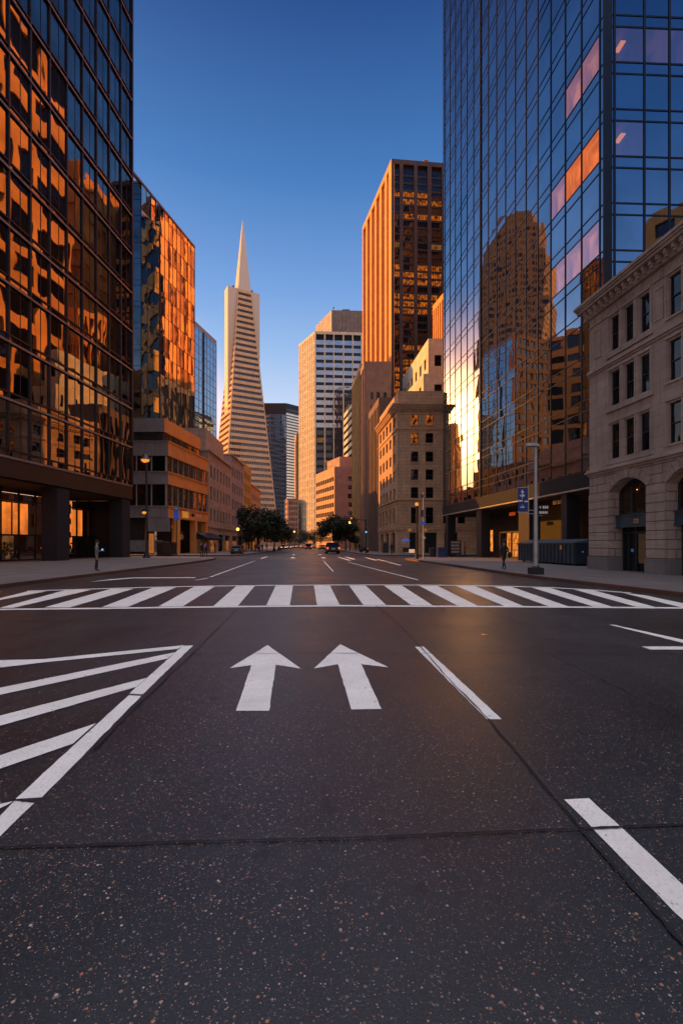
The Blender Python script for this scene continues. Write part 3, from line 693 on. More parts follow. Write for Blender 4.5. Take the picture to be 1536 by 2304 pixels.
# ---- near right glass tower
def right_tower():
    t = Vector((-0.1034, 0.9946)); Cn = Vector((18.46, 34.0)); far = Cn + t * 36.2
    B = Building('glass_office_tower', 'tall blue mirror-glass tower behind the stone building, curtain wall of narrow panes on black mullions', 'tower', tuple(Cn))
    F = FR(tuple(far), tuple(Cn)); L_ = F.L
    zb, pitch, nf = 7.15, 3.6, 27; ztop = zb + pitch * nf
    rows = [(7.15, 8.33), (8.33, 9.14)]
    for k in range(29): rows += [(9.14 + k * 3.31, 9.14 + k * 3.31 + 2.5), (9.14 + k * 3.31 + 2.5, 9.14 + (k + 1) * 3.31)]
    ztop = rows[-1][1]
    w = 2.18; n = 16; se = [L_ - 0.5 - w * (n - i) for i in range(n + 1)]; se = [0.12] + se + [L_ - 0.02]
    rooms = {}   # (col from corner, floor)
    lit = {(1, 8): 'room', (2, 8): 'room', (1, 5): None}
    def sp(i, j):
        c = len(se) - 2 - i; fl = j // 2
        if j % 2: return None
        if (c, fl) in HOT: return 'clear_hot'
        if (c, fl) in SOFT: return 'clear_tower'
    HOT = {(1, 7), (2, 7)}; SOFT = {(1, 9), (2, 9), (3, 7), (1, 5), (2, 5), (3, 5)}
    curtain(B, F, se, rows, 'glassR', jit=0.005, mull='mullion_black', mw=0.085, rail=0.075, md=0.06, special=sp)
    for (c, fl) in HOT | SOFT:
        i = len(se) - 2 - c; s0, s1 = se[i] + .05, se[i + 1] - .05; z0, z1 = rows[2 * fl]
        r = MB(); d = -.62
        r.face([F.p(s0, z0, d), F.p(s1, z0, d), F.p(s1, z1, d), F.p(s0, z1, d)], [(s0, z0), (s1, z0), (s1, z1), (s0, z1)])
        r.face([F.p(s0, z1, -.05), F.p(s0, z1, d), F.p(s1, z1, d), F.p(s1, z1, -.05)], [(0, 0), (0, 1), (1, 1), (1, 0)])
        r.face([F.p(s0, z0, -.05), F.p(s0, z0, d), F.p(s0, z1, d), F.p(s0, z1, -.05)], [(0, 0), (1, 0), (1, 1), (0, 1)]); r.face([F.p(s1, z0, d), F.p(s1, z0, -.05), F.p(s1, z1, -.05), F.p(s1, z1, d)], [(0, 0), (1, 0), (1, 1), (0, 1)])
        r.face([F.p(s0, z0, -.05), F.p(s1, z0, -.05), F.p(s1, z0, d), F.p(s0, z0, d)], [(0, 0), (1, 0), (1, 1), (0, 1)], 1)
        B.part(r, 'lit_room', ('room' if (c, fl) in HOT else 'room_soft', 'dark_warm'))
    # front face
    F2 = FR(tuple(Cn), (Cn.x + 19.99, Cn.y + 0.8)); L2 = F2.L
    se2 = [0.12, 0.72, 2.87, 4.69, 6.5, 8.5, 10.5, 12.5, 14.5, 16.5, 18.5, L2]
    def sp2(i, j):
        if j % 2 == 0 and (i, j // 2) in ROOM2: return 'clear_tower'
    ROOM2 = {(1, 9): 'room_soft', (2, 9): 'room_soft', (3, 9): 'room_soft', (1, 7): 'room_soft'}
    curtain(B, F2, se2, rows, 'glassRF', jit=0.003, mull='mullion_black', mw=0.14, rail=0.11, md=0.06, special=sp2)
    for (i, fl), m in ROOM2.items():
        s0, s1 = se2[i] + .08, se2[i + 1] - .08; z0, z1 = rows[2 * fl]; d = -3.0
        r = MB()
        r.face([F2.p(s0, z0, d), F2.p(s1, z0, d), F2.p(s1, z1, d), F2.p(s0, z1, d)], [(s0, z0), (s1, z0), (s1, z1), (s0, z1)], 0 if i > 1 else 1)
        r.face([F2.p(s1, z0, d), F2.p(s1, z0, -.05), F2.p(s1, z1, -.05), F2.p(s1, z1, d)], None, 1); r.face([F2.p(s0, z0, -.05), F2.p(s0, z0, d), F2.p(s0, z1, d), F2.p(s0, z1, -.05)], None, 1)
        r.face([F2.p(s0, z1, d), F2.p(s1, z1, d), F2.p(s1, z1, -.05), F2.p(s0, z1, -.05)], None, 1)
        B.part(r, 'lit_room', (m, 'room_dim'))
        if i == 1:
            l = MB(); F2.box(l, s0 + .7, s0 + 1.05, z1 - .5, z1 - .42, -1.3, -.5); B.part(l, 'ceiling_light', 'lamp_dim')
    cm = MB(); F.box(cm, L_ - 0.0, L_ + 0.12, zb, ztop, -0.5, 0.12); F2.box(cm, 0.0, 0.12, zb, ztop, -.3, 0.1); B.part(cm, 'corner_mullion', 'mullion_black')
    th = MB(); i10 = len(se) - 1 - 11; F.box(th, se[i10] - .1, se[i10] + .12, zb, ztop, 0.0, 0.14); B.part(th, 'wide_mullion', 'mullion_black')
    # core
    c0 = F.p(0.1, 0, -3.3); c1 = F.p(L_ - 3.3, 0, -3.3); c2 = F2.p(L2, 0, -3.3)
    mb = MB(); mb.prism([c0[:2], c1[:2], c2[:2], (c2[0] - 3, 68)], 5.6, ztop); B.part(mb, 'core', 'dark')
    mb = MB(); Fb = FR((38, 72), tuple(far)); Fb.box(mb, 0, Fb.L, zb, ztop, -0.2, 0); B.part(mb, 'rear_wall', 'glassR')
    # podium
    fa = MB(); F.box(fa, 0.0, L_ + 0.1, 5.9, 7.1, -3.0, 0.12); F2.box(fa, 0, L2, 5.9, 7.1, -3, 0.1); B.part(fa, 'podium_fascia', 'fascia_blue')
    tr = MB(); F.box(tr, 0.0, L_ + 0.1, 5.78, 5.89, -.4, 0.2); B.part(tr, 'fascia_trim', 'steel')
    bw = MB(); F.box(bw, 0.0, L_, 0.15, 5.77, -5.5, -5.0); B.part(bw, 'ground_floor_wall', 'dark')
    sf = MB(); F.box(sf, 0.0, L_, 5.6, 5.76, -4.99, -.45); B.part(sf, 'soffit', 'dark')
    YS = lambda px: (L_ - ((22.0 * F_PX / (px - 655)) - Cn.y) / t.y)
    for px, w_ in ((1001, .8), (1071, .95), (1166, 1.3), (1262, .5)):
        s = YS(px); c = MB(); F.box(c, s, s + w_ * 1.6, 0.15, 5.77, -1.1, 0.0); B.part(c, 'column', 'column_dark')
    # lit shop window between the columns
    s0, s1 = YS(1101), YS(1152)
    lw = MB(); F.quad(lw, s0, s1, 0.35, 2.9, -2.0); B.part(lw, 'lit_shop_wall', 'shopglow')
    gl = MB(); F.quad(gl, s0, s1, 0.35, 2.9, -1.25); B.part(gl, 'shop_glass', 'clear')
    fr = MB()
    for s in (s0, (s0 + s1) / 2, s1): F.box(fr, s - .07, s + .07, 0.2, 3.0, -1.3, -1.15)
    F.box(fr, s0, s1, 2.9, 3.05, -1.3, -1.15); F.box(fr, s0, s1, 0.17, 0.35, -1.3, -1.15)
    for z in (1.0, 1.7, 2.2): F.box(fr, s0 + .3, s1 - .3, z, z + .04, -1.7, -1.6)
    B.part(fr, 'shop_frame', 'frame')
    s0, s1 = YS(1045), YS(1062)
    lw = MB(); F.quad(lw, s0, s1, 0.8, 3.4, -2.6); B.part(lw, 'lit_doorway', 'shopglow')
    # brown hoarding behind the skip
    hb = MB(); F.box(hb, YS(1225), L_ - .2, .15, 5.0, -4.9, -4.6); B.part(hb, 'hoarding', 'hoard')
    sg = MB(); F.box(sg, YS(1228), YS(1247), 5.1, 5.42, -.7, -.6); B.part(sg, 'amber_sign', 'lit_soft')
    sg = MB(); F.box(sg, YS(1113), YS(1124), 4.75, 5.1, -1.7, -1.6); F.box(sg, YS(1146), YS(1156), 4.7, 5.2, -1.7, -1.6); B.part(sg, 'red_sign', 'redsign')
    B.finish()
# ---- stone building, right foreground
def stone_building():
    t = Vector((-0.1034, 0.9946)); u = 18.6
    Yn, Yf = 13.0, 30.2
    A = (u - 0.104 * Yf, Yf); C = (u - 0.104 * Yn, Yn)
    B = Building('stone_commercial_building', 'pale stone building at the right edge with bracketed cornice, triple sash windows and rusticated arches', 'building', A)
    F = FR(A, C); L_ = F.L
    S = lambda px: (Yf - u * F_PX / (px - 655)) / t.y
    rows = [(6.62, 8.62), (9.68, 11.68), (12.85, 14.85)]
    grp = [(S(1374), S(1391.5)), (S(1406), S(1424)), (S(1440), S(1458.5))]
    wide = (S(1505), S(1529)); bay = S(1505) - S(1440) + 0.25
    cols = list(grp) + [wide]
    off = S(1560) - S(1374)
    g2 = [(a + off, b + off) for a, b in grp]; cols += g2 + [(g2[-1][1] + 1.6, g2[-1][1] + 2.4)]
    o3 = cols[-1][1] + 1.3 - cols[0][0]; cols += [(a + o3, b + o3) for a, b in grp]
    cols = [(a - .06, b + .06) for a, b in cols if b < L_ - .3]
    wall = MB(); R_ = 0.24
    gridwall(wall, F, cols, rows, 6.25, 15.6, R_)
    B.part(wall, 'wall', 'stone_tan')
    # end wall and core
    mb = MB(); p = [F.p(0.1, 0, -R_)[:2], F.p(L_, 0, -R_)[:2], (40, Yn), (40, Yf + 2)]; mb.prism(p, 5.95, 16.4); p = [F.p(0.1, 0, -1.6)[:2], F.p(L_, 0, -1.6)[:2], (40, Yn), (40, Yf + 2)]; mb.prism(p, 0.15, 5.94); B.part(mb, 'core', 'dark')
    ew = MB(); E = FR((40, Yf + 4.1), F.p(0, 0, -R_)[:2]); E.box(ew, 0, E.L, 0.15, 16.2, 0.01, 0.2); B.part(ew, 'side_wall', 'stone_tan')
    for (a, b) in cols:
        for (z0, z1) in rows: sash(B, F, a, b, z0, z1, R_, 'pane', detail=1)
    # window group surrounds, pilasters and panels
    sr = MB()
    groups = [(cols[0][0], cols[2][1])] + ([(cols[4][0], cols[6][1])] if len(cols) > 6 else [])
    for (z0, z1) in rows:
        for (a, b) in groups:
            sr = MB(); F.box(sr, a - .3, b + .3, z0 - .32, z0 - .12, 0.002, .13); F.box(sr, a - .22, a - .1, z0 - .11, z1 + .15, .002, .07); F.box(sr, b + .1, b + .22, z0 - .11, z1 + .15, .002, .07)
            F.box(sr, a - .22, b + .22, z1 + .16, z1 + .28, .002, .09); B.part(sr, 'window_surround', 'stone_tan')
        for (a, b) in cols:
            if b - a > .66: sr = MB(); F.box(sr, a - .18, a - .08, z0 - .1, z1 + .1, .002, .08); F.box(sr, b + .08, b + .18, z0 - .1, z1 + .1, .002, .08); F.box(sr, a - .18, b + .18, z1 + .11, z1 + .22, .002, .1); B.part(sr, 'window_surround', 'stone_tan')
    for k in (0, 1, 2, 3, 4, 5, 6):
        if k + 1 < len(cols):
            a, b = cols[k][1], cols[k + 1][0]
            z0, z1 = rows[2]; pl = MB()
            if b - a < .7:
                F.box(pl, (a + b) / 2 - .11, (a + b) / 2 + .11, z0 - .1, z1 + .05, .003, .14)
                F.box(pl, (a + b) / 2 - .17, (a + b) / 2 + .17, z1 + .06, z1 + .2, .003, .17)
            else:
                F.box(pl, a + .3, a + .36, z0 + .2, z1 - .2, .003, .05); F.box(pl, b - .36, b - .3, z0 + .2, z1 - .2, .003, .05)
                F.box(pl, a + .36, b - .36, z0 + .2, z0 + .26, .003, .05); F.box(pl, a + .36, b - .36, z1 - .26, z1 - .2, .003, .05)
            B.part(pl, 'pilaster' if b - a < .7 else 'carved_panel', 'stone_tan')
    pl = MB()
    F.box(pl, 0.45, 0.51, 13.0, 14.7, .003, .05); F.box(pl, 1.05, 1.11, 13.0, 14.7, .003, .05); F.box(pl, .51, 1.05, 13.0, 13.06, .003, .05); F.box(pl, .51, 1.05, 14.64, 14.7, .003, .05)
    B.part(pl, 'carved_panel', 'stone_tan')
    sc = MB()
    F.box(sc, -.05, L_, 12.18, 12.3, 0.0, .16); F.box(sc, -.03, L_, 12.31, 12.4, 0.0, .1); F.box(sc, -.03, L_, 12.05, 12.17, 0.0, .08)
    F.box(sc, -.12, L_, 6.02, 6.12, -.1, .26); F.box(sc, -.08, L_, 6.13, 6.25, -.1, .18); F.box(sc, -.05, L_, 5.9, 6.015, -.1, .12)
    F.box(sc, 0, L_, 15.05, 15.12, 0.002, .07)
    B.part(sc, 'string_course', 'stone_tan')
    # cornice with brackets and frieze panels
    co = MB()
    F.box(co, -.25, L_, 15.6, 15.78, -.3, .22); F.box(co, -.38, L_, 16.06, 16.22, -.5, .6); F.box(co, -.43, L_, 16.225, 16.34, -.5, .68); F.box(co, -.5, L_, 16.345, 16.5, -.5, .76); F.box(co, -.3, L_, 16.505, 16.65, -.5, .55)
    F.box(co, -.2, L_, 15.785, 16.055, -.4, .2)
    B.part(co, 'cornice', 'stone_tan')
    s = 0.1
    while s < L_ - .3 and s < 15.6:
        b = MB(); F.box(b, s, s + .16, 15.83, 16.05, .205, .5); F.box(b, s + .02, s + .14, 15.68, 15.83, .225, .42); B.part(b, 'bracket', 'stone_tan'); s += .5
    fz = MB(); s = .4
    while s < L_ - .8:
        F.box(fz, s, s + .1, 15.22, 15.5, .002, .05); F.box(fz, s + .18, s + .24, 15.26, 15.46, .002, .04); F.box(fz, s + .7, s + .78, 15.2, 15.52, .002, .04); s += 1.35
    B.part(fz, 'frieze_panels', 'stone_tan')
    # ground floor: rusticated piers and segmental arches
    a0 = [(S(1368.6), S(1454)), (S(1496.6), S(1496.6) + 3.03), (S(1496.6) + 4.35, S(1496.6) + 7.4)]
    a0 = [a for a in a0 if a[1] < L_]
    spring, rise, top = 4.72, 0.66, 5.9; RD = 1.0
    w2 = MB()
    s = 0.0
    for k, (a, b) in enumerate(a0 + [(L_, L_)]):
        F.box(w2, s, a, 0.95, spring, -RD, 0.0)
        s = b
    n = 14; prev = 0.0
    for (a, b) in a0:
        F.box(w2, prev, a, spring, top, -RD, 0.0); prev = b
        h = (b - a) / 2; Rr = (h * h + rise * rise) / (2 * rise); cz = spring + rise - Rr
        arc = []
        for k in range(n + 1):
            x = -h + 2 * h * k / n; arc.append(((a + b) / 2 + x, cz + math.sqrt(Rr * Rr - x * x)))
        for k in range(n):
            (s0, z0), (s1, z1) = arc[k], arc[k + 1]
            w2.face([F.p(s0, z0), F.p(s1, z1), F.p(s1, top), F.p(s0, top)], [(s0, z0), (s1, z1), (s1, top), (s0, top)])
            w2.face([F.p(s0, z0, -RD), F.p(s1, z1, -RD), F.p(s1, z1, 0), F.p(s0, z0, 0)], [(s0, z0), (s1, z1), (s1, z1 + 1), (s0, z0 + 1)])
    F.box(w2, prev, L_, spring, top, -RD, 0.0)
    B.part(w2, 'rusticated_wall', 'stone_rustic')
    # arch voussoirs: raised ring with keystone
    for (a, b) in a0:
        v = MB(); m = (a + b) / 2; h = (b - a) / 2; Rr = (h * h + rise * rise) / (2 * rise); cz = spring + rise - Rr
        half = math.asin(h / Rr); K = 9
        for k in range(K):
            t0 = -half + 2 * half * (k + .06) / K; t1 = -half + 2 * half * (k + .94) / K
            r0, r1 = Rr + .03, Rr + (.5 if k != K // 2 else .52)
            q = [(m + math.sin(t0) * r0, cz + math.cos(t0) * r0), (m + math.sin(t1) * r0, cz + math.cos(t1) * r0), (m + math.sin(t1) * r1, min(5.88, cz + math.cos(t1) * r1)), (m + math.sin(t0) * r1, min(5.88, cz + math.cos(t0) * r1))]
            dd = .035 if k != K // 2 else .1
            v.face([F.p(x, z, dd) for x, z in q], q)
            for e in range(4):
                x0, z0 = q[e]; x1, z1 = q[(e + 1) % 4]; v.face([F.p(x1, z1, dd), F.p(x0, z0, dd), F.p(x0, z0, 0), F.p(x1, z1, 0)])
        B.part(v, 'arch_stones', 'stone_tan')
    # rustication: real blocks standing proud of the joints
    s = 0.0
    for (a, b) in a0 + [(L_, L_)]:
        z = 1.0; ru = MB()
        while z < spring - .05:
            F.box(ru, s + .0, a - .0, z, min(z + .43, spring), .002, .05); z += .47
        s = b
        if ru.v: B.part(ru, 'pier_blocks', 'stone_tan')
    s = -.06
    for (a, b) in a0 + [(L_, L_)]: pb = MB(); F.box(pb, s, a + .05 if a < L_ else a, 0.15, 0.95, -RD - .05, .1); s = b - .05; B.part(pb, 'plinth', 'stone_base')
    for k, (a, b) in enumerate(a0):
        m = (a + b) / 2; h = (b - a) / 2; Rr = (h * h + rise * rise) / (2 * rise); cz = spring + rise - Rr
        D = -RD + .25
        pm = MB(); arc = [((a + b) / 2 - h + 2 * h * q / n) for q in range(n + 1)]
        poly = [(a, 3.42), (b, 3.42)] + [(x, cz + math.sqrt(max(0, Rr * Rr - (x - m) ** 2))) for x in reversed(arc)]
        pm.face([F.p(x, z, D) for x, z in poly], poly); o = B.part(pm, 'arched_window', 'pane_arch')
        fr = MB()
        for x in (a + .06, a + (b - a) * .34, a + (b - a) * .7, b - .06): F.box(fr, x - .06, x + .06, 3.4, cz + math.sqrt(max(0, Rr * Rr - (x - m) ** 2)) - .02, D + .01, D + .1)
        F.box(fr, a, b, 3.38, 3.5, D + .01, D + .12)
        for q in range(n):
            x0, x1 = arc[q], arc[q + 1]; z0 = cz + math.sqrt(max(0, Rr * Rr - (x0 - m) ** 2)); z1 = cz + math.sqrt(max(0, Rr * Rr - (x1 - m) ** 2))
            fr.face([F.p(x0, z0 - .13, D + .09), F.p(x1, z1 - .13, D + .09), F.p(x1, z1, D + .09), F.p(x0, z0, D + .09)])
            fr.face([F.p(x0, z0 - .13, D), F.p(x1, z1 - .13, D), F.p(x1, z1 - .13, D + .09), F.p(x0, z0 - .13, D + .09)])
        q = fr.build('frame', 'frame', B.root); q.parent = o; q.matrix_parent_inverse = Matrix()
        lt = MB(); lt.ball(F.p(a + (b - a) * (.45 if k == 0 else .2), 4.75, D + .02), .035 if k else .02, 8, 6); B.part(lt, 'interior_lamp', 'lamp')
        tp = MB(); F.box(tp, a + .02, b - .02, 2.66, 3.37, D - .1, D + .3); F.box(tp, a + .02, b - .02, 3.3, 3.375, D + .3, D + .36); F.box(tp, a + .02, b - .02, 2.64, 2.72, D + .3, D + .35); B.part(tp, 'transom_panel', 'teal')
        if k == 0:
            s_ = MB(); F.box(s_, a + 1.5, a + 1.86, 2.86, 3.1, D + .301, D + .33)
            q = B.part(s_, 'number_plate', 'plate')
            d_ = MB()
            for x in (0.05, 0.15, 0.25): F.box(d_, a + 1.5 + x, a + 1.5 + x + .05, 2.92, 3.04, D + .331, D + .336)
            qq = d_.build('digits', 'frame', B.root); qq.parent = q; qq.matrix_parent_inverse = Matrix()
        dr = MB(); F.quad(dr, a, b, 0.15, 2.65, D - .25); B.part(dr, 'doorway', 'dark')
        df = MB()
        for x in (a + .08, a + .55, a + 1.15, b - .1): F.box(df, x - .05, x + .05, .15, 2.64, D - .22, D - .08)
        F.box(df, a, b, 2.3, 2.4, D - .22, D - .08); B.part(df, 'door_frame', 'frame')
        bd = MB(); F.box(bd, a + 1.3, b - .1, .62, 2.28, D - .2, D - .12); B.part(bd, 'boarded_panel', 'board_dim')
        st = MB(); F.box(st, a + .66, a + .82, 1.25, 1.42, D - .2, D - .15); B.part(st, 'blue_notice', 'blue_soft')
    B.finish()
left_tower(); right_tower(); stone_building()

# ---------------------------------------------------------------- other buildings
def two(side, near, far, wf, slope=0.0):
    """street face and camera-side face of a block"""
    if side == 'R': return FR(far, near), FR(near, (near[0] + wf, near[1] + slope))
    return FR(near, far), FR((near[0] - wf, near[1] + slope), near)
def block_core(B, side, near, far, wf, r, z0, z1, mat='dark', name='core'):
    s = 1 if side == 'R' else -1
    p = [(near[0] + s * r, near[1] + r), (near[0] + s * wf, near[1] + r), (far[0] + s * wf, far[1]), (far[0] + s * r, far[1] - .01)]
    mb = MB(); mb.prism(p, z0, z1); return B.part(mb, name, mat)
def facade(B, F, cols, rows, z0, z1, r, mat, pane='pane', s0=0.0, s1=None, litp=0.0, litm='lit', name='wall'):
    mb = MB(); gridwall(mb, F, cols, rows, z0, z1, r, s0, s1); B.part(mb, name, mat)
    for (a, b) in cols:
        for (c, d) in rows: sash(B, F, a, b, c, d, r, litm if random.random() < litp else pane)
def roofslab(B, side, near, far, wf, z, h=0.5, over=0.4, mat='concrete_brown', name='cornice'):
    s = 1 if side == 'R' else -1
    p = [(near[0] - s * over, near[1] - over), (near[0] + s * wf, near[1] - over), (far[0] + s * wf, far[1]), (far[0] - s * over, far[1])]
    mb = MB(); mb.prism(p, z, z + h); bt = [(q[0], q[1], z) for q in p]; mb.face(bt[::-1]); B.part(mb, name, mat)

# ---- banded building at the left corner beyond the side street
def banded():
    near, far = P(379, 73), P(469, 89.4)
    B = Building('banded_office_building', 'low office building with wide bands coloured sunlit orange and ribbon windows over corner arcade shops', 'building', near)
    wf = 9.5
    S, Fr = two('L', near, far, wf)
    block_core(B, 'L', near, far, wf, 0.8, 5.7, 17.2)
    bands = [(5.7, 7.5), (10.75, 12.7), (15.05, 17.3)]
    for k, (a, b) in enumerate(bands):
        m = MB(); S.box(m, 0.0, S.L, a, b, -.8, 0.0); S.box(m, -.02, S.L, b - .18, b - .0, 0.004, .12); B.part(m, 'lit_orange_band', 'stone_orange')
        m = MB(); Fr.box(m, 0, Fr.L - .05, a, b, -.8, -.0); Fr.box(m, 0, Fr.L, b - .16, b, 0.004, .12); B.part(m, 'shaded_grey_band', 'stone_grey')  # street face coloured as lit, this front coloured grey as its shade
    for (a, b) in ((7.5, 10.75), (12.7, 15.05)):
        n = 8; se = edges(S.L, n)
        for i in range(n):
            if i == 4:
                m = MB(); S.box(m, se[i] + .1, se[i] + .9, a, b, -.5, -.15); B.part(m, 'pier', 'frame')
            def fn(mb, s0=se[i] + .12, s1=se[i + 1] - .12, a=a, b=b): S.quad(mb, s0, s1, a, b, -.38, 0, 0.02)
            B.window(fn, [S.p(se[i], a), S.p(se[i + 1], a), S.p(se[i + 1], b), S.p(se[i], b)], 'pane_warm')
        for i in range(n + 1): m = MB(); S.box(m, max(0, se[i] - .12), min(S.L, se[i] + .12), a, b, -.5, -.25); B.part(m, 'window_post', 'concrete_brown')
        n = 4; se = edges(Fr.L - .4, n)
        for i in range(n):
            def fn(mb, s0=se[i] + .08, s1=se[i + 1] - .08, a=a, b=b): Fr.quad(mb, s0, s1, a, b, -.45, 0, 0.02)
            B.window(fn, [Fr.p(se[i], a), Fr.p(se[i + 1], a), Fr.p(se[i + 1], b), Fr.p(se[i], b)], 'pane')
        for i in range(n + 1): m = MB(); Fr.box(m, max(0, se[i] - .08), se[i] + .08, a, b, -.5, -.35); B.part(m, 'window_post', 'steel')
    # set-back top storey with parapet
    n2 = S.p(0.4, 0, -1.0)[:2]; n2 = (n2[0], n2[1] + .6); f2 = S.p(S.L - 1.2, 0, -1.0)[:2]
    S2, F2 = two('L', n2, f2, 8.5)
    block_core(B, 'L', n2, f2, 8.5, .5, 17.3, 20.7)
    m = MB(); S2.box(m, 0, S2.L, 18.9, 21.0, -.5, 0); B.part(m, 'lit_orange_parapet', 'stone_orange')
    m = MB(); F2.box(m, 0, F2.L - .05, 18.9, 21.0, -.5, 0); B.part(m, 'shaded_grey_parapet', 'stone_grey')
    se = edges(S2.L, 7)
    for i in range(7):
        def fn(mb, s0=se[i] + .05, s1=se[i + 1] - .1): S2.quad(mb, s0, s1, 17.3, 18.9, -.3, 0, 0.02)
        B.window(fn, [S2.p(se[i], 17.3), S2.p(se[i + 1], 17.3), S2.p(se[i + 1], 18.9), S2.p(se[i], 18.9)], 'pane_warm')
    # terrace railing
    m = MB()
    for k in range(24): Fr.box(m, Fr.L - 4 + k * .16, Fr.L - 4 + k * .16 + .03, 17.3, 18.4, -.1, -.07)
    Fr.box(m, Fr.L - 4, Fr.L, 18.4, 18.46, -.12, -.05); B.part(m, 'terrace_railing', 'black_metal')
    # arcade
    for px in (397, 438, 470):
        s = min(S.L - .9, (P(px, 0)[0] * 0 + {397: 3.4, 438: 10.4, 470: 15.4}[px])); c = MB(); S.box(c, s, s + .9, .15, 5.69, -1.0, -.02); B.part(c, 'arcade_pier', 'stone_orange')
    c = MB(); Fr.box(c, Fr.L - 3.4, Fr.L - .02, 3.6, 5.69, -.9, -.05); B.part(c, 'grey_shop_sign_panel', 'stone_grey')
    m = MB(); S.box(m, 3.2, S.L, .15, 5.69, -3.4, -3.1); B.part(m, 'shopfront_wall', 'dark')
    m = MB(); Fr.box(m, 0, Fr.L - 3, .15, 5.69, -2.4, -2.0); B.part(m, 'shopfront_wall', 'dark')
    m = MB(); Fr.quad(m, 0.3, Fr.L - 1.5, .5, 2.3, -1.6); B.part(m, 'grey_shop_window', 'pane_bright_dim')
    m = MB()
    for q in range(3): m.box = None
    # oval emblem and lettering on the lowest band
    m = MB(); c0 = 9.3; pts = [S.p(c0 + .75 * math.cos(a), 6.6 + .3 * math.sin(a), .02) for a in [2 * math.pi * k / 20 for k in range(20)]]; m.face(pts); B.part(m, 'oval_emblem', 'frame')
    m = MB(); s = 10.7
    for wd, hh, kind in ((.34, .4, 0), (.3, .4, 1), (.3, .4, 2), (.3, .4, 2), (.34, .4, 0)):
        S.box(m, s, s + .08, 6.42, 6.42 + hh, .003, .03)
        if kind == 0: S.box(m, s + wd - .1, s + wd - .02, 6.42, 6.42 + hh, .003, .03); S.box(m, s + .08, s + wd - .1, 6.58, 6.64, .003, .03)
        if kind == 1:
            for z in (6.42, 6.58, 6.76): S.box(m, s + .08, s + wd - .04, z, z + .06, .003, .03)
        if kind == 2: S.box(m, s + .08, s + wd - .04, 6.42, 6.48, .003, .03)
        s += .46
    B.part(m, 'lettering', 'white')
    m = MB(); S.box(m, 5.0, 7.4, 5.95, 7.0, .004, .05); B.part(m, 'lit_fascia_panel', 'fasciaglow')
    m = MB(); m.ball(S.p(8, 2.9, -1.5), .5, 12, 8, sc=(1, .4, 1)); B.part(m, 'round_lamp_sign', 'lit_soft')
    m = MB(); S.box(m, 6.4, 7.6, 4.4, 4.7, -2.5, -2.4); B.part(m, 'red_neon_sign', 'redsign')
    B.finish()
    # awning, a thing of its own
    a = MB(); S.quad
    p0, p1 = 10.9, 19.0
    q = [S.p(p0, 3.75, -.1), S.p(p1, 3.75, -.1), S.p(p1, 2.75, 1.9), S.p(p0, 2.75, 1.9)]
    a.face(q[::-1]); a.face(q); a.face([S.p(p0, 2.75, 1.9), S.p(p1, 2.75, 1.9), S.p(p1, 2.35, 1.9), S.p(p0, 2.35, 1.9)])
    a.face([S.p(p0, 3.75, -.1), S.p(p0, 2.75, 1.9), S.p(p0, 2.35, 1.9), S.p(p0, 2.6, -.1)])
    t = thing('awning', 'black sloping awning with pale stripes over the arcade pavement', 'awning', (near[0], near[1], 0), world=True)
    a.build('canopy', 'black_metal', t)
    st = MB()
    for k in (0.12, .2, .3):
        z0 = 3.75 - k; st.face([S.p(p0 + .2, z0 + .012, -.1 + 2 * k), S.p(p0 + 3.2, z0 + .012, -.1 + 2 * k), S.p(p0 + 3.2, z0 - .02, -.1 + 2 * k + .07), S.p(p0 + .2, z0 - .02, -.1 + 2 * k + .07)])
    st.build('pale_stripes', 'steel', t)

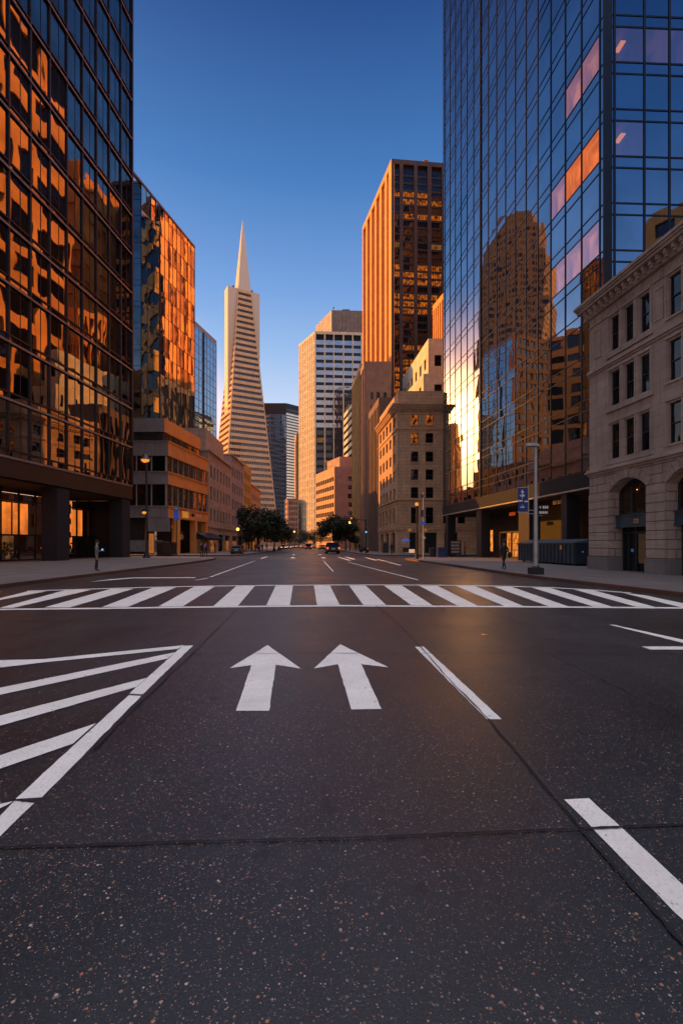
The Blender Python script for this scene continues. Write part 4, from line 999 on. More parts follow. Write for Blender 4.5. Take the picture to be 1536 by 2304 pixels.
# ---- mirror-glass tower on the left
def mirror_tower():
    c318, c361, c438 = P(318, 80.0), P(361, 85.5), P(438, 97.5)
    H = 61.4
    B = Building('mirror_glass_tower', 'mirror-glass tower on the left, one face blazing orange and a recessed blue corner bay', 'tower', c318)
    S = FR(c361, c438); pitch = 3.55
    zb = 17.6; rows = [(zb + k * pitch, zb + (k + 1) * pitch) for k in range(12)] + [(zb + 12 * pitch, H)]
    curtain(B, S, edges(S.L, 9), rows, 'glassM', jit=0.014, mull='mullion', mw=.08, rail=.09, md=.05)
    # recessed corner bay, angled in two facets
    ztr = 56.4
    k1 = (c318[0] + 1.9, c318[1] + 2.9)
    bays = [FR(c318, k1), FR(k1, c361)]
    for Fb in bays:
        rws = [(9 + k * pitch, 9 + (k + 1) * pitch) for k in range(13)] + [(9 + 13 * pitch, ztr)]
        r2 = []
        for a, b in rws: r2 += [(a, a + .9), (a + .9, b)]
        curtain(B, Fb, edges(Fb.L, 3), r2, 'glassB', jit=0.008, mull='mullion_black', mw=.07, rail=.06, md=.04)
    W = (c318[0] - 5.5, c318[1]); Fw = FR(W, c318)
    rws = [(9 + k * pitch, 9 + (k + 1) * pitch) for k in range(14)]; rws.append((rws[-1][1], H)); r2 = []
    for a, b in rws: r2 += [(a, a + .9), (a + .9, b)]
    curtain(B, Fw, edges(Fw.L, 3), r2, 'glassB', jit=0.008, mull='mullion_black', mw=.1, rail=.06, md=.04)
    # upper corner above the bay
    Su = FR(c318, c361); curtain(B, Su, edges(Su.L, 4), [(57.2, H)], 'glassM', jit=0.03, mull='mullion', mw=.08, rail=.09, md=.05)
    m = MB(); m.prism([c318, c361, k1, (c318[0] - .3, c318[1] + 4)], ztr + .05, 57.15); m.face([(c318[0], c318[1], ztr + .1), (c361[0], c361[1], ztr + .1), (k1[0] - 1, k1[1] + 1, ztr + .1)]); B.part(m, 'bay_roof', 'stone_white')
    m = MB(); m.prism([(W[0], W[1] + .3), (c318[0] - .1, c318[1] + .3), (k1[0] - .3, k1[1] + .3), (c361[0] - .4, c361[1] + .1), (c438[0] - .4, c438[1] - .1), (W[0] - 2, c438[1])], 8, ztr); m.prism([(W[0], W[1] + .3), (c318[0] - .2, c318[1] + .3), (c438[0] - .4, c438[1] - .1), (W[0] - 2, c438[1])], ztr, H - .1); B.part(m, 'core', 'dark')
    m = MB(); S.box(m, -9.0, S.L, H, H + .35, -.4, .12); Fw.box(m, 0, Fw.L, H, H + .35, -.4, .1); B.part(m, 'roof_edge', 'mullion_rose')
    B.finish()
def far_glass():
    a, b = P(438, 150), P(487, 165); H = 71.0
    B = Building('glass_office_tower', 'slim blue glass tower with pale horizontal lines, right behind the orange mirror tower', 'tower', a)
    S = FR(a, b); pitch = 2.45; rows = [(8 + k * pitch, 8 + (k + 1) * pitch) for k in range(25)]; rows.append((rows[-1][1], H - 1.2))
    s3 = S.L * .36
    curtain(B, S, [0, s3 * .5, s3, s3 + .5] + [s3 + .5 + (S.L - s3 - .5) * k / 4 for k in range(1, 5)], rows, 'glassB', jit=0.01, mull='steel', mw=.05, rail=.22, md=.1)
    m = MB(); S.box(m, 0, S.L, H - 1.2, H, -.5, .05); B.part(m, 'roof_edge', 'mullion_rose')
    m = MB(); S.box(m, s3 + .05, s3 + .45, 8, H - 1.2, 0, .35); B.part(m, 'dark_pier', 'mullion_black')
    m = MB(); m.prism([S.p(0, 0, -.3)[:2], S.p(S.L, 0, -.3)[:2], (b[0] - 14, b[1] + 2), (a[0] - 14, a[1] + 2)], 0.15, H - .2); B.part(m, 'core', 'pane_warm')
    Fs = FR((a[0] - 14, a[1] + 2), (a[0] - .4, a[1])); m = MB(); z = 2
    for q in range(6): Fs.box(m, Fs.L * q / 5 - .4, Fs.L * q / 5 + .4, 2, H, .02, .4)
    while z < H: Fs.box(m, 0, Fs.L, z, z + 1.4, .02, .35); z += 3.6
    B.part(m, 'hidden_orange_grid', 'stone_orange')  # hidden face, coloured orange so its mirror image looks sunlit
    B.finish()

# ---- low-rise row on the left
def rowhouse(name, label, near, far, wf, H, mat, n, floors, side='L', frac=.5, z0f=5.2, r=.35, nf=3, cornice=True, g0=3.6, cat='building', litp=0.0, pent=None, topm=1.6, frontwin=True, pane='pane_dark'):
    B = Building(name, label, cat, near)
    S, Fr = two(side, near, far, wf)
    pitch = (H - topm - z0f) / floors
    rows = [(z0f + k * pitch + pitch * .22, z0f + k * pitch + pitch * .82) for k in range(floors)]
    block_core(B, side, near, far, wf, r, .15, H - .2)
    cols = openings(S.L, n, frac)
    gcols = openings(S.L, max(2, n // 2), .72)
    m = MB(); gridwall(m, S, gcols, [(.16, g0)], .15, z0f - .4, r + .001); gridwall(m, S, cols, rows, z0f - .4, H, r); B.part(m, 'wall', mat)
    for q_, (a, b) in enumerate(gcols): m = MB(); S.quad(m, a, b, .2, g0 - (.0 if q_ % 2 else 1.2), -r + .01); B.part(m, 'shop_window', 'shopdim' if (q_ % 3 != 1) else 'pane_dark')
    for (a, b) in cols:
        for (c, d) in rows: sash(B, S, a, b, c, d, r, 'lit' if random.random() < litp else pane)
    fs0, fs1 = (r + .01, None) if side == 'R' else (0, Fr.L - r - .01)
    fcols = [(c + (0 if side == 'L' else 0), d) for c, d in openings(Fr.L, nf, .42)] if frontwin else []
    m = MB(); gridwall(m, Fr, fcols if fcols else [], rows if fcols else [], .15, H, r, fs0, fs1); B.part(m, 'wall', mat)
    for (a, b) in fcols:
        for (c, d) in rows: sash(B, Fr, a, b, c, d, r, 'lit' if random.random() < litp else pane)
    if cornice:
        roofslab(B, side, near, far, wf, H + .003, .35, .35, mat); roofslab(B, side, near, far, wf, z0f - .35, .25, .18, mat, 'string_course')
    if pent:
        s = 1 if side == 'R' else -1; n2 = (near[0] + s * pent[0], near[1] + pent[1]); f2 = (far[0] + s * pent[0], far[1] - pent[2])
        m = MB(); m.prism([n2, (n2[0] + s * (wf - pent[0]), n2[1]), (f2[0] + s * (wf - pent[0]), f2[1]), f2], H + .36, H + pent[3]); B.part(m, 'rooftop_storey', mat)
    B.finish(); return B, S, Fr
banded(); mirror_tower(); far_glass()
rowhouse('masonry_building', 'rose-brown masonry building with narrow paired windows and set-back top storey, next beyond the banded offices', P(469.5, 91), P(520, 112), 9, 19.2, 'stone_pink', 7, 3, pent=(.8, 1.0, 4, 4.6), nf=3, frac=.46)
rowhouse('masonry_building', 'mauve-grey masonry building with tall windows, between the rose-brown building and the yellow one', P(520, 112.2), P(548, 128), 14, 22.3, 'stone_lilac', 5, 4, nf=3)
rowhouse('masonry_building', 'yellow rendered building partly hidden by the big left street tree', P(548, 128.2), P(565, 141), 14, 23.5, 'stone_yellow', 5, 5, nf=2, cornice=False)
rowhouse('masonry_building', 'small ornate brown building in front of the foot of the pyramid tower', P(565, 141.2), P(586, 160), 14, 18.8, 'stone_brown', 5, 4, nf=2)

# ---- pyramid tower
def pyramid():
    Yp = 383.0; cx, cy = P(546, Yp); K = 22.6; HT = 260.0
    B = Building('pyramid_skyscraper', 'tall slender white pyramid skyscraper with two side wings and a pointed spire', 'skyscraper', (cx, cy))
    a = math.radians(29.2); ex = Vector((math.cos(a), math.sin(a))); ey = Vector((-math.sin(a), math.cos(a)))   # ex: right along the front face, ey: into depth
    hs = lambda z: K * (1 - z / HT)
    def pt(u, v, z): q = Vector((cx, cy)) + ex * u + ey * v; return (q.x, q.y, z)
    def ring(mb, z0, z1, o0, o1, mi=0):
        a_, b_ = hs(z0) + o0, hs(z1) + o1
        for (s0, s1) in (((-1, -1), (1, -1)), ((1, -1), (1, 1)), ((1, 1), (-1, 1)), ((-1, 1), (-1, -1))):
            mb.face([pt(s0[0] * a_, s0[1] * a_, z0), pt(s1[0] * a_, s1[1] * a_, z0), pt(s1[0] * b_, s1[1] * b_, z1), pt(s0[0] * b_, s0[1] * b_, z1)],
                    [(0, z0), (2 * a_, z0), (2 * b_, z1), (0, z1)], mi)
    zf, pitch, n = 14.0, 4.6, 40
    wall = MB()
    for k in range(n + 1):
        z0 = zf + k * pitch; z1 = z0 + 2.35
        ring(wall, z0, z1, 0, 0)
        for zz, o in ((z0, 0), (z1, 0)):   # ledges
            h = hs(zz); hi = h - .75
            for (s0, s1) in (((-1, -1), (1, -1)), ((1, -1), (1, 1)), ((-1, 1), (-1, -1))):
                wall.face([pt(s0[0] * h, s0[1] * h, zz), pt(s1[0] * h, s1[1] * h, zz), pt(s1[0] * hi, s1[1] * hi, zz), pt(s0[0] * hi, s0[1] * hi, zz)])
    ring(wall, 3.0, zf, 0, 0)
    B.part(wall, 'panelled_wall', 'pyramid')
    for k in range(n):
        z0 = zf + k * pitch + 2.35; z1 = zf + (k + 1) * pitch
        m = MB(); ring(m, z0, z1, -.7, -.7); 
        nn = max(4, int(hs(z0) * 2 / 1.9)); h0 = hs(z0) - .42; h1 = hs(z1) - .42
        for q in range(nn + 1):
            for (A0, A1, dr) in (((-1, -1), (1, -1), ex), ((-1, 1), (-1, -1), -ey)):
                t0 = q / nn
                u0 = A0[0] * h0 + (A1[0] - A0[0]) * h0 * t0; v0 = A0[1] * h0 + (A1[1] - A0[1]) * h0 * t0
                u1 = A0[0] * h1 + (A1[0] - A0[0]) * h1 * t0; v1 = A0[1] * h1 + (A1[1] - A0[1]) * h1 * t0
                w2 = .13
                if dr is ex: m.face([pt(u0 - w2, v0, z0), pt(u0 + w2, v0, z0), pt(u1 + w2, v1, z1), pt(u1 - w2, v1, z1)], None, 1)
                else: m.face([pt(u0, v0 + w2, z0), pt(u0, v0 - w2, z0), pt(u1, v1 - w2, z1), pt(u1, v1 + w2, z1)], None, 1)
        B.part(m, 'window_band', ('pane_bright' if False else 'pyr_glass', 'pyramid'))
    for sx, sy in ((-1, -1), (1, -1), (-1, 1), (1, 1)):   # corner arrises
        m = MB(); z0, z1 = 3.0, 200.0; a_, b_ = hs(z0), hs(z1)
        for (du, dv) in ((1, 0), (0, 1)):
            w_ = 1.1
            p0, p1 = (sx * (a_ + .05), sy * (a_ + .05)), (sx * (b_ + .05), sy * (b_ + .05))
            q0 = (p0[0] - sx * w_ * du, p0[1] - sy * w_ * dv); q1 = (p1[0] - sx * w_ * .6 * du, p1[1] - sy * w_ * .6 * dv)
            m.face([pt(*p0, z0), pt(*q0, z0), pt(*q1, z1), pt(*p1, z1)])
        B.part(m, 'corner_edge', 'pyramid')
    sp = MB(); ring(sp, zf + n * pitch + 2.35, HT - 2.0, 0, -.0); h = hs(HT - 2.0); sp.face([pt(-h, -h, HT - 2), pt(h, -h, HT - 2), pt(h, h, HT - 2), pt(-h, h, HT - 2)]); B.part(sp, 'spire', 'spire')
    for sg in (-1, 1):
        m = MB(); hw0, hw1, ou, zt = 4.3, 4.3, 13.2 if sg < 0 else 12.6, 201.0
        zb = HT * (1 - ou / K) - 4
        vm = 0.0
        P8 = lambda u, v, z: pt(sg * u, v, z)
        inn = 3.5
        m.face([P8(ou, -hw0, zb), P8(ou, hw0, zb), P8(ou, hw1, zt), P8(ou, -hw1, zt)], [(0, zb), (8, zb), (8, zt), (0, zt)])
        m.face([P8(inn, -hw0, zb), P8(ou, -hw0, zb), P8(ou, -hw1, zt), P8(inn, -hw1, zt)], [(0, zb), (8, zb), (8, zt), (0, zt)])
        m.face([P8(inn, hw0, zb), P8(ou, hw0, zb), P8(ou, hw1, zt), P8(inn, hw1, zt)])
        m.face([P8(inn, -hw1, zt), P8(ou, -hw1, zt), P8(ou, hw1, zt), P8(inn, hw1, zt)]); B.part(m, 'wing', 'spire')
        m = MB(); q = pt(sg * 7.5, 0, zt); m.tube([q, (q[0], q[1], zt + 4)], .25, 6); m.ball((q[0], q[1], zt + 2.4), 1.0, 8, 6); B.part(m, 'rooftop_mast', 'black_metal')
    B.finish()
pyramid()

# ---- right side row
def corner_stone():
    near, far = P(893, 80), P(851, 97.2); wf = 16
    B = Building('stone_bank_building', 'six-storey tan stone corner building with deep cornice and black square windows', 'building', near)
    S, Fr = two('R', near, far, wf); r = .45
    block_core(B, 'R', near, far, wf, r, .15, 26.8)
    rows = [(.16, 3.6), (5.1, 7.75), (9.3, 11.1), (12.3, 14.05), (15.3, 17.0), (18.4, 20.05), (21.4, 23.15)]
    k = 80 / F_PX
    fc = [((924 - 893) * k, (940.7 - 893) * k), ((957 - 893) * k, (974.5 - 893) * k), (7.6, 8.85), (10.0, 11.25)]
    gc = [((921 - 893) * k, (940.7 - 893) * k), ((955 - 893) * k, (982 - 893) * k), (7.8, 10)]
    up, gr = rows[1:], rows[:1]
    m = MB(); gridwall(m, Fr, gc, gr, .15, 4.4, r, r + .01); gridwall(m, Fr, fc, up, 4.4, 25.0, r, r + .01); B.part(m, 'wall', 'stone_brown')
    for (a, b) in fc:
        for (c, d) in up: sash(B, Fr, a, b, c, d, r, 'lit_dimwin' if (c > 18 and b < 7 and random.random() < .8) else 'pane')
    sc = openings(S.L, 5, .5, .8, .8); sg = openings(S.L, 3, .6, .8, .8)
    m = MB(); gridwall(m, S, sg, gr, .15, 4.4, r); gridwall(m, S, sc, up, 4.4, 25.0, r); B.part(m, 'wall', 'stone_brown')
    for (a, b) in sc:
        for (c, d) in up: sash(B, S, a, b, c, d, r, 'pane')
    # rusticated base courses
    m = MB()
    for q in range(14):
        z = 4.45 + q * .31
        if z < 5.05 or z > 7.8: pass
        for F_, cc, st in ((Fr, fc, .0), (S, sc, 0)):
            s = st
            for (a, b) in (cc if 5.0 < z < 7.7 else []) + [(F_.L, F_.L)]:
                if a - s > .05: F_.box(m, s, a, z, z + .24, .003, .05)
                s = b
    B.part(m, 'rustic_courses', 'stone_brown')
    for (zz, h, ov, nm) in ((8.95, .22, .22, 'string_course'), (20.65, .2, .16, 'string_course'), (4.1, .2, .15, 'string_course'), (24.0, .25, .35, 'cornice'), (24.26, .3, .5, 'cornice'), (24.57, .3, .75, 'cornice')):
        roofslab(B, 'R', near, far, wf, zz, h, ov, 'stone_brown', nm)
    m = MB(); s = .2
    while s < Fr.L: Fr.box(m, s, s + .18, 23.6, 23.99, .002, .3); s += .45
    s = .2
    while s < S.L: S.box(m, s, s + .18, 23.6, 23.99, .002, .3); s += .45
    B.part(m, 'dentils', 'stone_brown')
    m = MB(); Fr.box(m, .3, Fr.L, 24.9, 27.1, -.6, -.25); S.box(m, 0, S.L - .3, 24.9, 27.1, -.6, -.25); B.part(m, 'parapet', 'stone_brown')
    # sills
    for (a, b) in fc[:2]:
        for (c, d) in up: m = MB(); Fr.box(m, a - .15, b + .15, c - .16, c - .003, .002, .14); B.part(m, 'sill', 'stone_brown')
    # red lanterns by the entrance
    for x, z in ((2.0, 4.0), (4.6, 4.0)): m = MB(); m.ball(Fr.p(x, z, .3), .3, 8, 6, sc=(1.3, .6, .8)); B.part(m, 'entrance_lamp', 'lit_soft')
    B.finish()
corner_stone()
def orange_tower():
    c, f = P(880, 135), P(815, 164.4); H = 109.3
    e = P(1001, 136.6)
    B = Building('ribbed_office_tower', 'tall dark tower with glowing orange ribbed side and rows of windows with emissive orange glints', 'skyscraper', c)
    S = FR(f, c); Fr = FR(c, e)
    m = MB(); m.prism([(c[0] + 1, c[1] + 1), (e[0], e[1] + 1), (f[0] + 20, f[1]), (f[0] + 1, f[1])], .15, H - .5); B.part(m, 'core', 'dark')
    # sunlit side, sunlight boosted in its orange colour: piers and recesses
    n = 6; w_ = S.L / n; 
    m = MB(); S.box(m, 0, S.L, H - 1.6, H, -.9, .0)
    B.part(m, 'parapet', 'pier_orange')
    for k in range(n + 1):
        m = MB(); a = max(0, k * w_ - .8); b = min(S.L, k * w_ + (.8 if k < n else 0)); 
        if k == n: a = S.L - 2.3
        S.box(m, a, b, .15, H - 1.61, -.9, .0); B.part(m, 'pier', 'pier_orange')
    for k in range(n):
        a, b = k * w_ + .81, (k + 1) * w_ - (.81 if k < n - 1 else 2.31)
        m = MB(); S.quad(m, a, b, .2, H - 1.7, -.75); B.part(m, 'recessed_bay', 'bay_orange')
    # shaded front, coloured far darker than the side: piers, panels, window rows
    k = 135.8 / F_PX
    bays = [((885.6 - 880) * k, (899 - 880) * k), ((907 - 880) * k, (932 - 880) * k), ((940 - 880) * k, (963 - 880) * k), ((972 - 880) * k, (996 - 880) * k)]
    m = MB(); s = 0.0; 
    for (a, b) in bays + [(Fr.L, Fr.L)]:
        if a > s: Fr.box(m, s, a, .15, H - 1.3, -.7, 0)
        s = b
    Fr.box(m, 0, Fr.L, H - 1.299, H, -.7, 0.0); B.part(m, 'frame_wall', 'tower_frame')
    fl = 2.05; z = 31.0; rows = []
    while z + fl < H - 1.3: rows.append(z); z += fl
    random.seed(5)
    ff = {}
    for i, z in enumerate(rows):
        top = z > H - 10
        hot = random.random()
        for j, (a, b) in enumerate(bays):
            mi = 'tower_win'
            if not top and hot < .34 and random.random() < .85: mi = 'lit'  # orange glints put into the panes as emission
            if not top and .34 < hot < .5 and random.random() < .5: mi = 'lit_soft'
            nn = max(2, round((b - a) / .62))
            def fn(mb, a=a, b=b, z=z, nn=nn, top=top):
                Fr.box(mb, a, b, z, z + .55, -.6, -.35, 1)
                Fr.quad(mb, a, b, z + .55, z + fl, -.5, 0, .01)
                for q in range(1, nn):
                    s_ = a + (b - a) * q / nn; Fr.box(mb, s_ - .05, s_ + .05, z + .55, z + fl, -.49, -.36, 1)
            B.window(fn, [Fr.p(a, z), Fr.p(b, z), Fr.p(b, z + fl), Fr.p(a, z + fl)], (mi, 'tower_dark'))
    for px in (919, 957):
        q = P(px, 137); m = MB(); m.tube([(q[0], q[1], H), (q[0], q[1], H + .7)], .4, 8); m.ball((q[0], q[1], H + .9), .55, 8, 6, sc=(1.4, 1, .6)); B.part(m, 'rooftop_vent', 'stone_brown')
    B.finish()
orange_tower()
def white_setback():
    B = Building('setback_white_building', 'pale building behind the stone corner building, its stepped side lit orange', 'building', P(963, 100))
    n1, f1 = P(963, 100), P(905, 124); S, Fr = two('R', n1, f1, 3.4); r = .4
    block_core(B, 'R', n1, f1, 3.4, r, .2, 43.8)
    rows = [(38.5, 40.8), (34.3, 36.6), (30, 32.3)][::-1]
    facade(B, Fr, [(1.3, 2.7)], rows, 20, 44.2, r, 'stone_white', s0=r + .01)
    facade(B, S, openings(S.L, 6, .42), rows, 20, 44.2, r, 'stone_white')
    n2, f2 = P(952, 96.5), P(909, 110); S2, F2 = two('R', n2, f2, 5)
    block_core(B, 'R', n2, f2, 5, r, .2, 35.4)
    facade(B, F2, [(2.2, 3.7)], [(31.5, 33.6)], 20, 35.7, r, 'stone_white', s0=r + .01); facade(B, S2, openings(S2.L, 4, .4), [(31, 33.6)], 20, 35.7, r, 'stone_white')
    B.finish()
white_setback()
def ribbed(name, label, near, far, wf, H, mat, nr, pane='tower_win', z0=5.0, nf=5, lit=0.0, floor=3.4, side='R', cols=None):
    B = Building(name, label, 'building', near); S, Fr = two(side, near, far, wf); r = .5
    block_core(B, side, near, far, wf, r, .15, H - .3)
    m = MB(); S.box(m, 0, S.L, H - 1.5, H, -r, 0); Fr.box(m, (r + .01) if side == 'R' else 0, Fr.L - (0 if side == 'R' else r + .01), H - 2.5, H, -r, 0); B.part(m, 'parapet', mat)
    w_ = S.L / nr
    for k in range(nr + 1):
        m = MB(); S.box(m, max(0, k * w_ - .3), min(S.L, k * w_ + .3), .15, H - 1.501, -r, 0); B.part(m, 'rib', mat)
    for k in range(nr):
        def fn(mb, k=k): S.quad(mb, k * w_ + .3, (k + 1) * w_ - .3, z0, H - 1.5, -.4, 0, .01)
        B.window(fn, [S.p(k * w_, z0), S.p((k + 1) * w_, z0), S.p((k + 1) * w_, H), S.p(k * w_, H)], pane, 'glazed_strip')
    cols = cols or openings(Fr.L, nf, .45); n = int((H - 6 - z0) / floor); rows = [(z0 + i * floor + 1, z0 + i * floor + floor - .6) for i in range(n)]
    m = MB(); gridwall(m, Fr, cols, rows, .15, H - 2.501, r, (r + .01) if side == 'R' else 0, None if side == 'R' else Fr.L - r - .01); B.part(m, 'wall', mat)
    for (a, b) in cols:
        for (c, d) in rows: sash(B, Fr, a, b, c, d, r, 'lit_soft' if random.random() < lit else 'pane')
    B.finish(); return B
ribbed('ribbed_building', 'dark brown building with close vertical ribs, squeezed beside the stone corner building', P(851.5, 97.5), P(829, 109.5), 6, 31.3, 'rib_brown', 7)
ribbed('art_deco_tower', 'grey-brown tower with pale top and gold-lit edge, in front of the orange ribbed tower', P(818, 117), P(809.5, 123.4), 6.6, 45.9, 'concrete_brown', 2, pane='lit', nf=4, lit=.05, cols=[(1.7, 2.3), (3.1, 3.9), (4.7, 5.5)])  # emissive strips stand in for sunlight on the narrow street face
ribbed('ribbed_building', 'narrow brown and gold ribbed building at the right of the far street', P(809, 123.8), P(791, 140), 8, 47.8, 'gold_rib', 6, pane='tower_dark')
M_ = None
ribbed('ribbed_building', 'slim gold-ribbed block peeping over the white set-back building', P(997, 115), P(973, 121.4), 6, 61.5, 'pier_orange', 5)

def beige_tower():
    c, f = P(708, 250), P(672, 267); H = 111.8; e = P(830, 252)
    B = Building('ribbed_office_tower', 'pale beige tower with blue-grey ribbon windows and a stepped rooftop block, mid street', 'skyscraper', c)
    S, Fr = FR(f, c), FR(c, e)
    m = MB(); m.prism([(c[0] + 1, c[1] + 1), (e[0], e[1] + 1), (f[0] + 30, f[1]), (f[0] + 1, f[1])], 2, H - .3); B.part(m, 'core', 'dark')
    n = 9; w_ = S.L / n
    m = MB(); S.box(m, 0, S.L, H - 1.4, H, -.8, 0); Fr.box(m, .9, Fr.L, H - 1.4, H, -.8, 0); B.part(m, 'parapet', 'stone_white')
    for k in range(n + 1): m = MB(); S.box(m, max(0, k * w_ - .55), min(S.L, k * w_ + .55), 8, H - 1.41, -.8, 0); B.part(m, 'pier', 'stone_white')
    m = MB(); z = 8.0
    while z < H - 3: S.box(m, 0, S.L, z, z + 1.6, -.8, -.25); z += 3.9
    B.part(m, 'spandrels', 'stone_white')
    for k in range(n):
        def fn(mb, k=k): S.quad(mb, k * w_ + .5, (k + 1) * w_ - .5, 8, H - 1.5, -.6, 0, .01)
        B.window(fn, [S.p(k * w_, 8), S.p((k + 1) * w_, 8), S.p((k + 1) * w_, H), S.p(k * w_, H)], 'pane_bright', 'glazed_strip')
    kk = 250.5 / F_PX
    bays = [((710.5 - 708) * kk, (729 - 708) * kk), ((732 - 708) * kk, (749.5 - 708) * kk), ((752 - 708) * kk, (771 - 708) * kk), ((774 - 708) * kk, (792 - 708) * kk), ((795 - 708) * kk, (812 - 708) * kk)]
    s = 0
    for (a, b) in bays + [(Fr.L, Fr.L)]:
        m = MB(); Fr.box(m, s, a, 8, H - 1.41, -.8, .0) if a > s else None; B.part(m, 'pier', 'stone_white'); s = b
    z = 10.0; i = 0
    while z + 3.9 < H - 1.3:
        for (a, b) in bays:
            nn = max(3, round((b - a) / 1.1))
            up = z > 60  # higher panes get brighter glass, imitating reflected sky above darker surroundings
            def fn(mb, a=a, b=b, z=z, nn=nn):
                Fr.box(mb, a, b, z, z + 1.5, -.7, -.45, 1); Fr.quad(mb, a, b, z + 1.5, z + 3.9, -.6, 0, .02)
                for q in range(1, nn): s_ = a + (b - a) * q / nn; Fr.box(mb, s_ - .07, s_ + .07, z + 1.5, z + 3.9, -.59, -.46, 2)
            mt = 'pane_sky' if up else ('lit_soft' if random.random() < .1 else 'tower_win')
            B.window(fn, [Fr.p(a, z), Fr.p(b, z), Fr.p(b, z + 3.9), Fr.p(a, z + 3.9)], (mt, 'tower_dark', 'steel'))
        z += 3.9
    # rooftop block
    c2, f2 = P(746, 262), P(711, 281); e2 = P(830, 263); H2 = 128.4; S2, F2 = FR(f2, c2), FR(c2, e2)
    m = MB(); S2.box(m, 0, S2.L, H, H2, -1, 0); q = 0.0
    while q < S2.L: S2.box(m, q, q + .5, H, H2, .002, .25); q += 1.6
    B.part(m, 'rooftop_block', 'stone_white')
    m = MB(); F2.box(m, 1.01, F2.L, H, H2, -1, 0); m2 = MB(); q = 0.2
    while q < F2.L: F2.box(m, q, q + (.9 if int(q / 1.4) % 3 == 0 else .35), H, H2, .002, .3); q += 1.4
    B.part(m, 'rooftop_block', 'concrete_brown')
    m = MB(); m.prism([(c2[0] + .5, c2[1] + .5), (e2[0], e2[1] + .5), (e2[0], e2[1] + 20), (f2[0] + .5, f2[1])], H, H2 - .1); B.part(m, 'roof', 'concrete_brown')
    q = P(750, 263); m = MB(); m.tube([(q[0], q[1], H2), (q[0], q[1], H2 + 2.2)], .12, 6); m.ball((q[0], q[1], H2 + 1.8), .5, 6, 5); B.part(m, 'rooftop_mast', 'black_metal')
    q = P(778, 263); m = MB(); m.abox(q[0] - 2, q[0] + 2, q[1], q[1] + 3, H2, H2 + .9); B.part(m, 'rooftop_plant', 'black_metal')
    m = MB(); Fr.box(m, 0, Fr.L, 2, 8, -1, .5); S.box(m, 0, S.L, 2, 8, -1, .5); B.part(m, 'podium', 'concrete_brown')
    B.finish()
beige_tower()
def street_office():
    near, far = P(752, 165), P(710, 184)
    B = Building('low_office_block', 'mid-height orange-lit office block with black ribbon windows above the right street trees', 'building', near)
    wf = 9; S, Fr = two('R', near, far, wf); r = .5; H = 28.1
    block_core(B, 'R', near, far, wf, r, .15, H - .3)
    rows = [(2.6 + k * 2.95, 4.1 + k * 2.95) for k in range(8)]
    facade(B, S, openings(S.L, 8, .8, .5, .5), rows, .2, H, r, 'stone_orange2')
    facade(B, Fr, [(4.6, 6.2)], rows, .2, H, r, 'concrete_brown', s0=r + .01)
    n2, f2 = (near[0] + 1.8, near[1] + 2), (far[0] + 4.5, far[1] - 6); 
    m = MB(); m.prism([n2, (n2[0] + 8, n2[1]), (f2[0] + 8, f2[1]), f2], H, H + 3.8); B.part(m, 'rooftop_storey', 'stone_pink')
    B.finish()
street_office()
def striped():
    near, far = P(790, 205), P(773, 222); B = Building('striped_building', 'pale brightly sunlit striped block between the beige tower and the gold ribbed building', 'building', near)
    S, Fr = two('R', near, far, 8); H = 64; block_core(B, 'R', near, far, 8, .6, .2, H - .4)
    z = 5.0
    while z < H - 2:
        m = MB(); S.box(m, 0, S.L, z, z + 1.7, -.6, 0); B.part(m, 'balcony_band', 'stone_white')
        def fn(mb, z=z): S.quad(mb, 0, S.L, z + 1.7, z + 3.2, -.5)
        B.window(fn, [S.p(0, z + 1.7), S.p(S.L, z + 1.7), S.p(S.L, z + 3.2), S.p(0, z + 3.2)], 'pane', 'window_band'); z += 3.2
    m = MB(); Fr.box(m, .6, Fr.L, .2, H, -.6, 0); B.part(m, 'wall', 'stone_white'); B.finish()
striped()
def navy_tower():
    c, b, a = P(644, 450), P(676, 462), P(585, 450); H = 132.8
    B = Building('glass_office_tower', 'dark navy gridded tower with a grey striped side, just right of the pyramid', 'skyscraper', c)
    Fr, S = FR(a, c), FR(c, b)
    rows = [(14 + k * 5.4, 14 + (k + 1) * 5.4) for k in range(20)]
    curtain(B, Fr, edges(Fr.L, 12), rows, 'glassD', jit=.01, mull='navy_grid', mw=.55, rail=.7, md=.35)
    m = MB(); Fr.box(m, 0, Fr.L - .3, rows[-1][1], H, -.5, .1); S.box(m, .2, S.L, rows[-1][1] + 3, H, -.5, .1); B.part(m, 'roof_band', 'mullion')
    rs = [(5 + k * 2.7, 5 + (k + 1) * 2.7) for k in range(47)]
    for (z0, z1) in rs:
        if z1 > H - 1: break
        m = MB(); S.box(m, .3, S.L, z0, z0 + 1.1, -.3, .12); B.part(m, 'stripe', 'stone_grey')
        def fn(mb, z0=z0, z1=z1): S.quad(mb, 0, S.L, z0 + 1.1, z1, -.1, 0, .01)
        B.window(fn, [S.p(0, z0), S.p(S.L, z0), S.p(S.L, z1), S.p(0, z1)], 'glassM', 'window_band')
    m = MB(); m.prism([Fr.p(0, 0, -.4)[:2], Fr.p(Fr.L - .4, 0, -.4)[:2], S.p(S.L, 0, -.4)[:2], (c[0] - 8, c[1] + 40)], .2, H - .5); B.part(m, 'core', 'dark')
    B.finish()
navy_tower()
rowhouse('masonry_building', 'small brown building with many windows under the navy tower', P(647, 262), P(640, 275), 6, 26, 'stone_pink', 3, 8, side='R', nf=4, topm=.8, z0f=2)
B_ = Building('gold_building', 'thin gold-lit slab squeezed against the left edge of the beige tower', 'building', P(667, 280))
m = MB(); q0, q1, q2 = P(666, 280), P(676, 282), P(663, 290); m.prism([q0, q1, (q1[0], 295), q2], .2, 66); B_.part(m, 'wall', 'gold_rib')
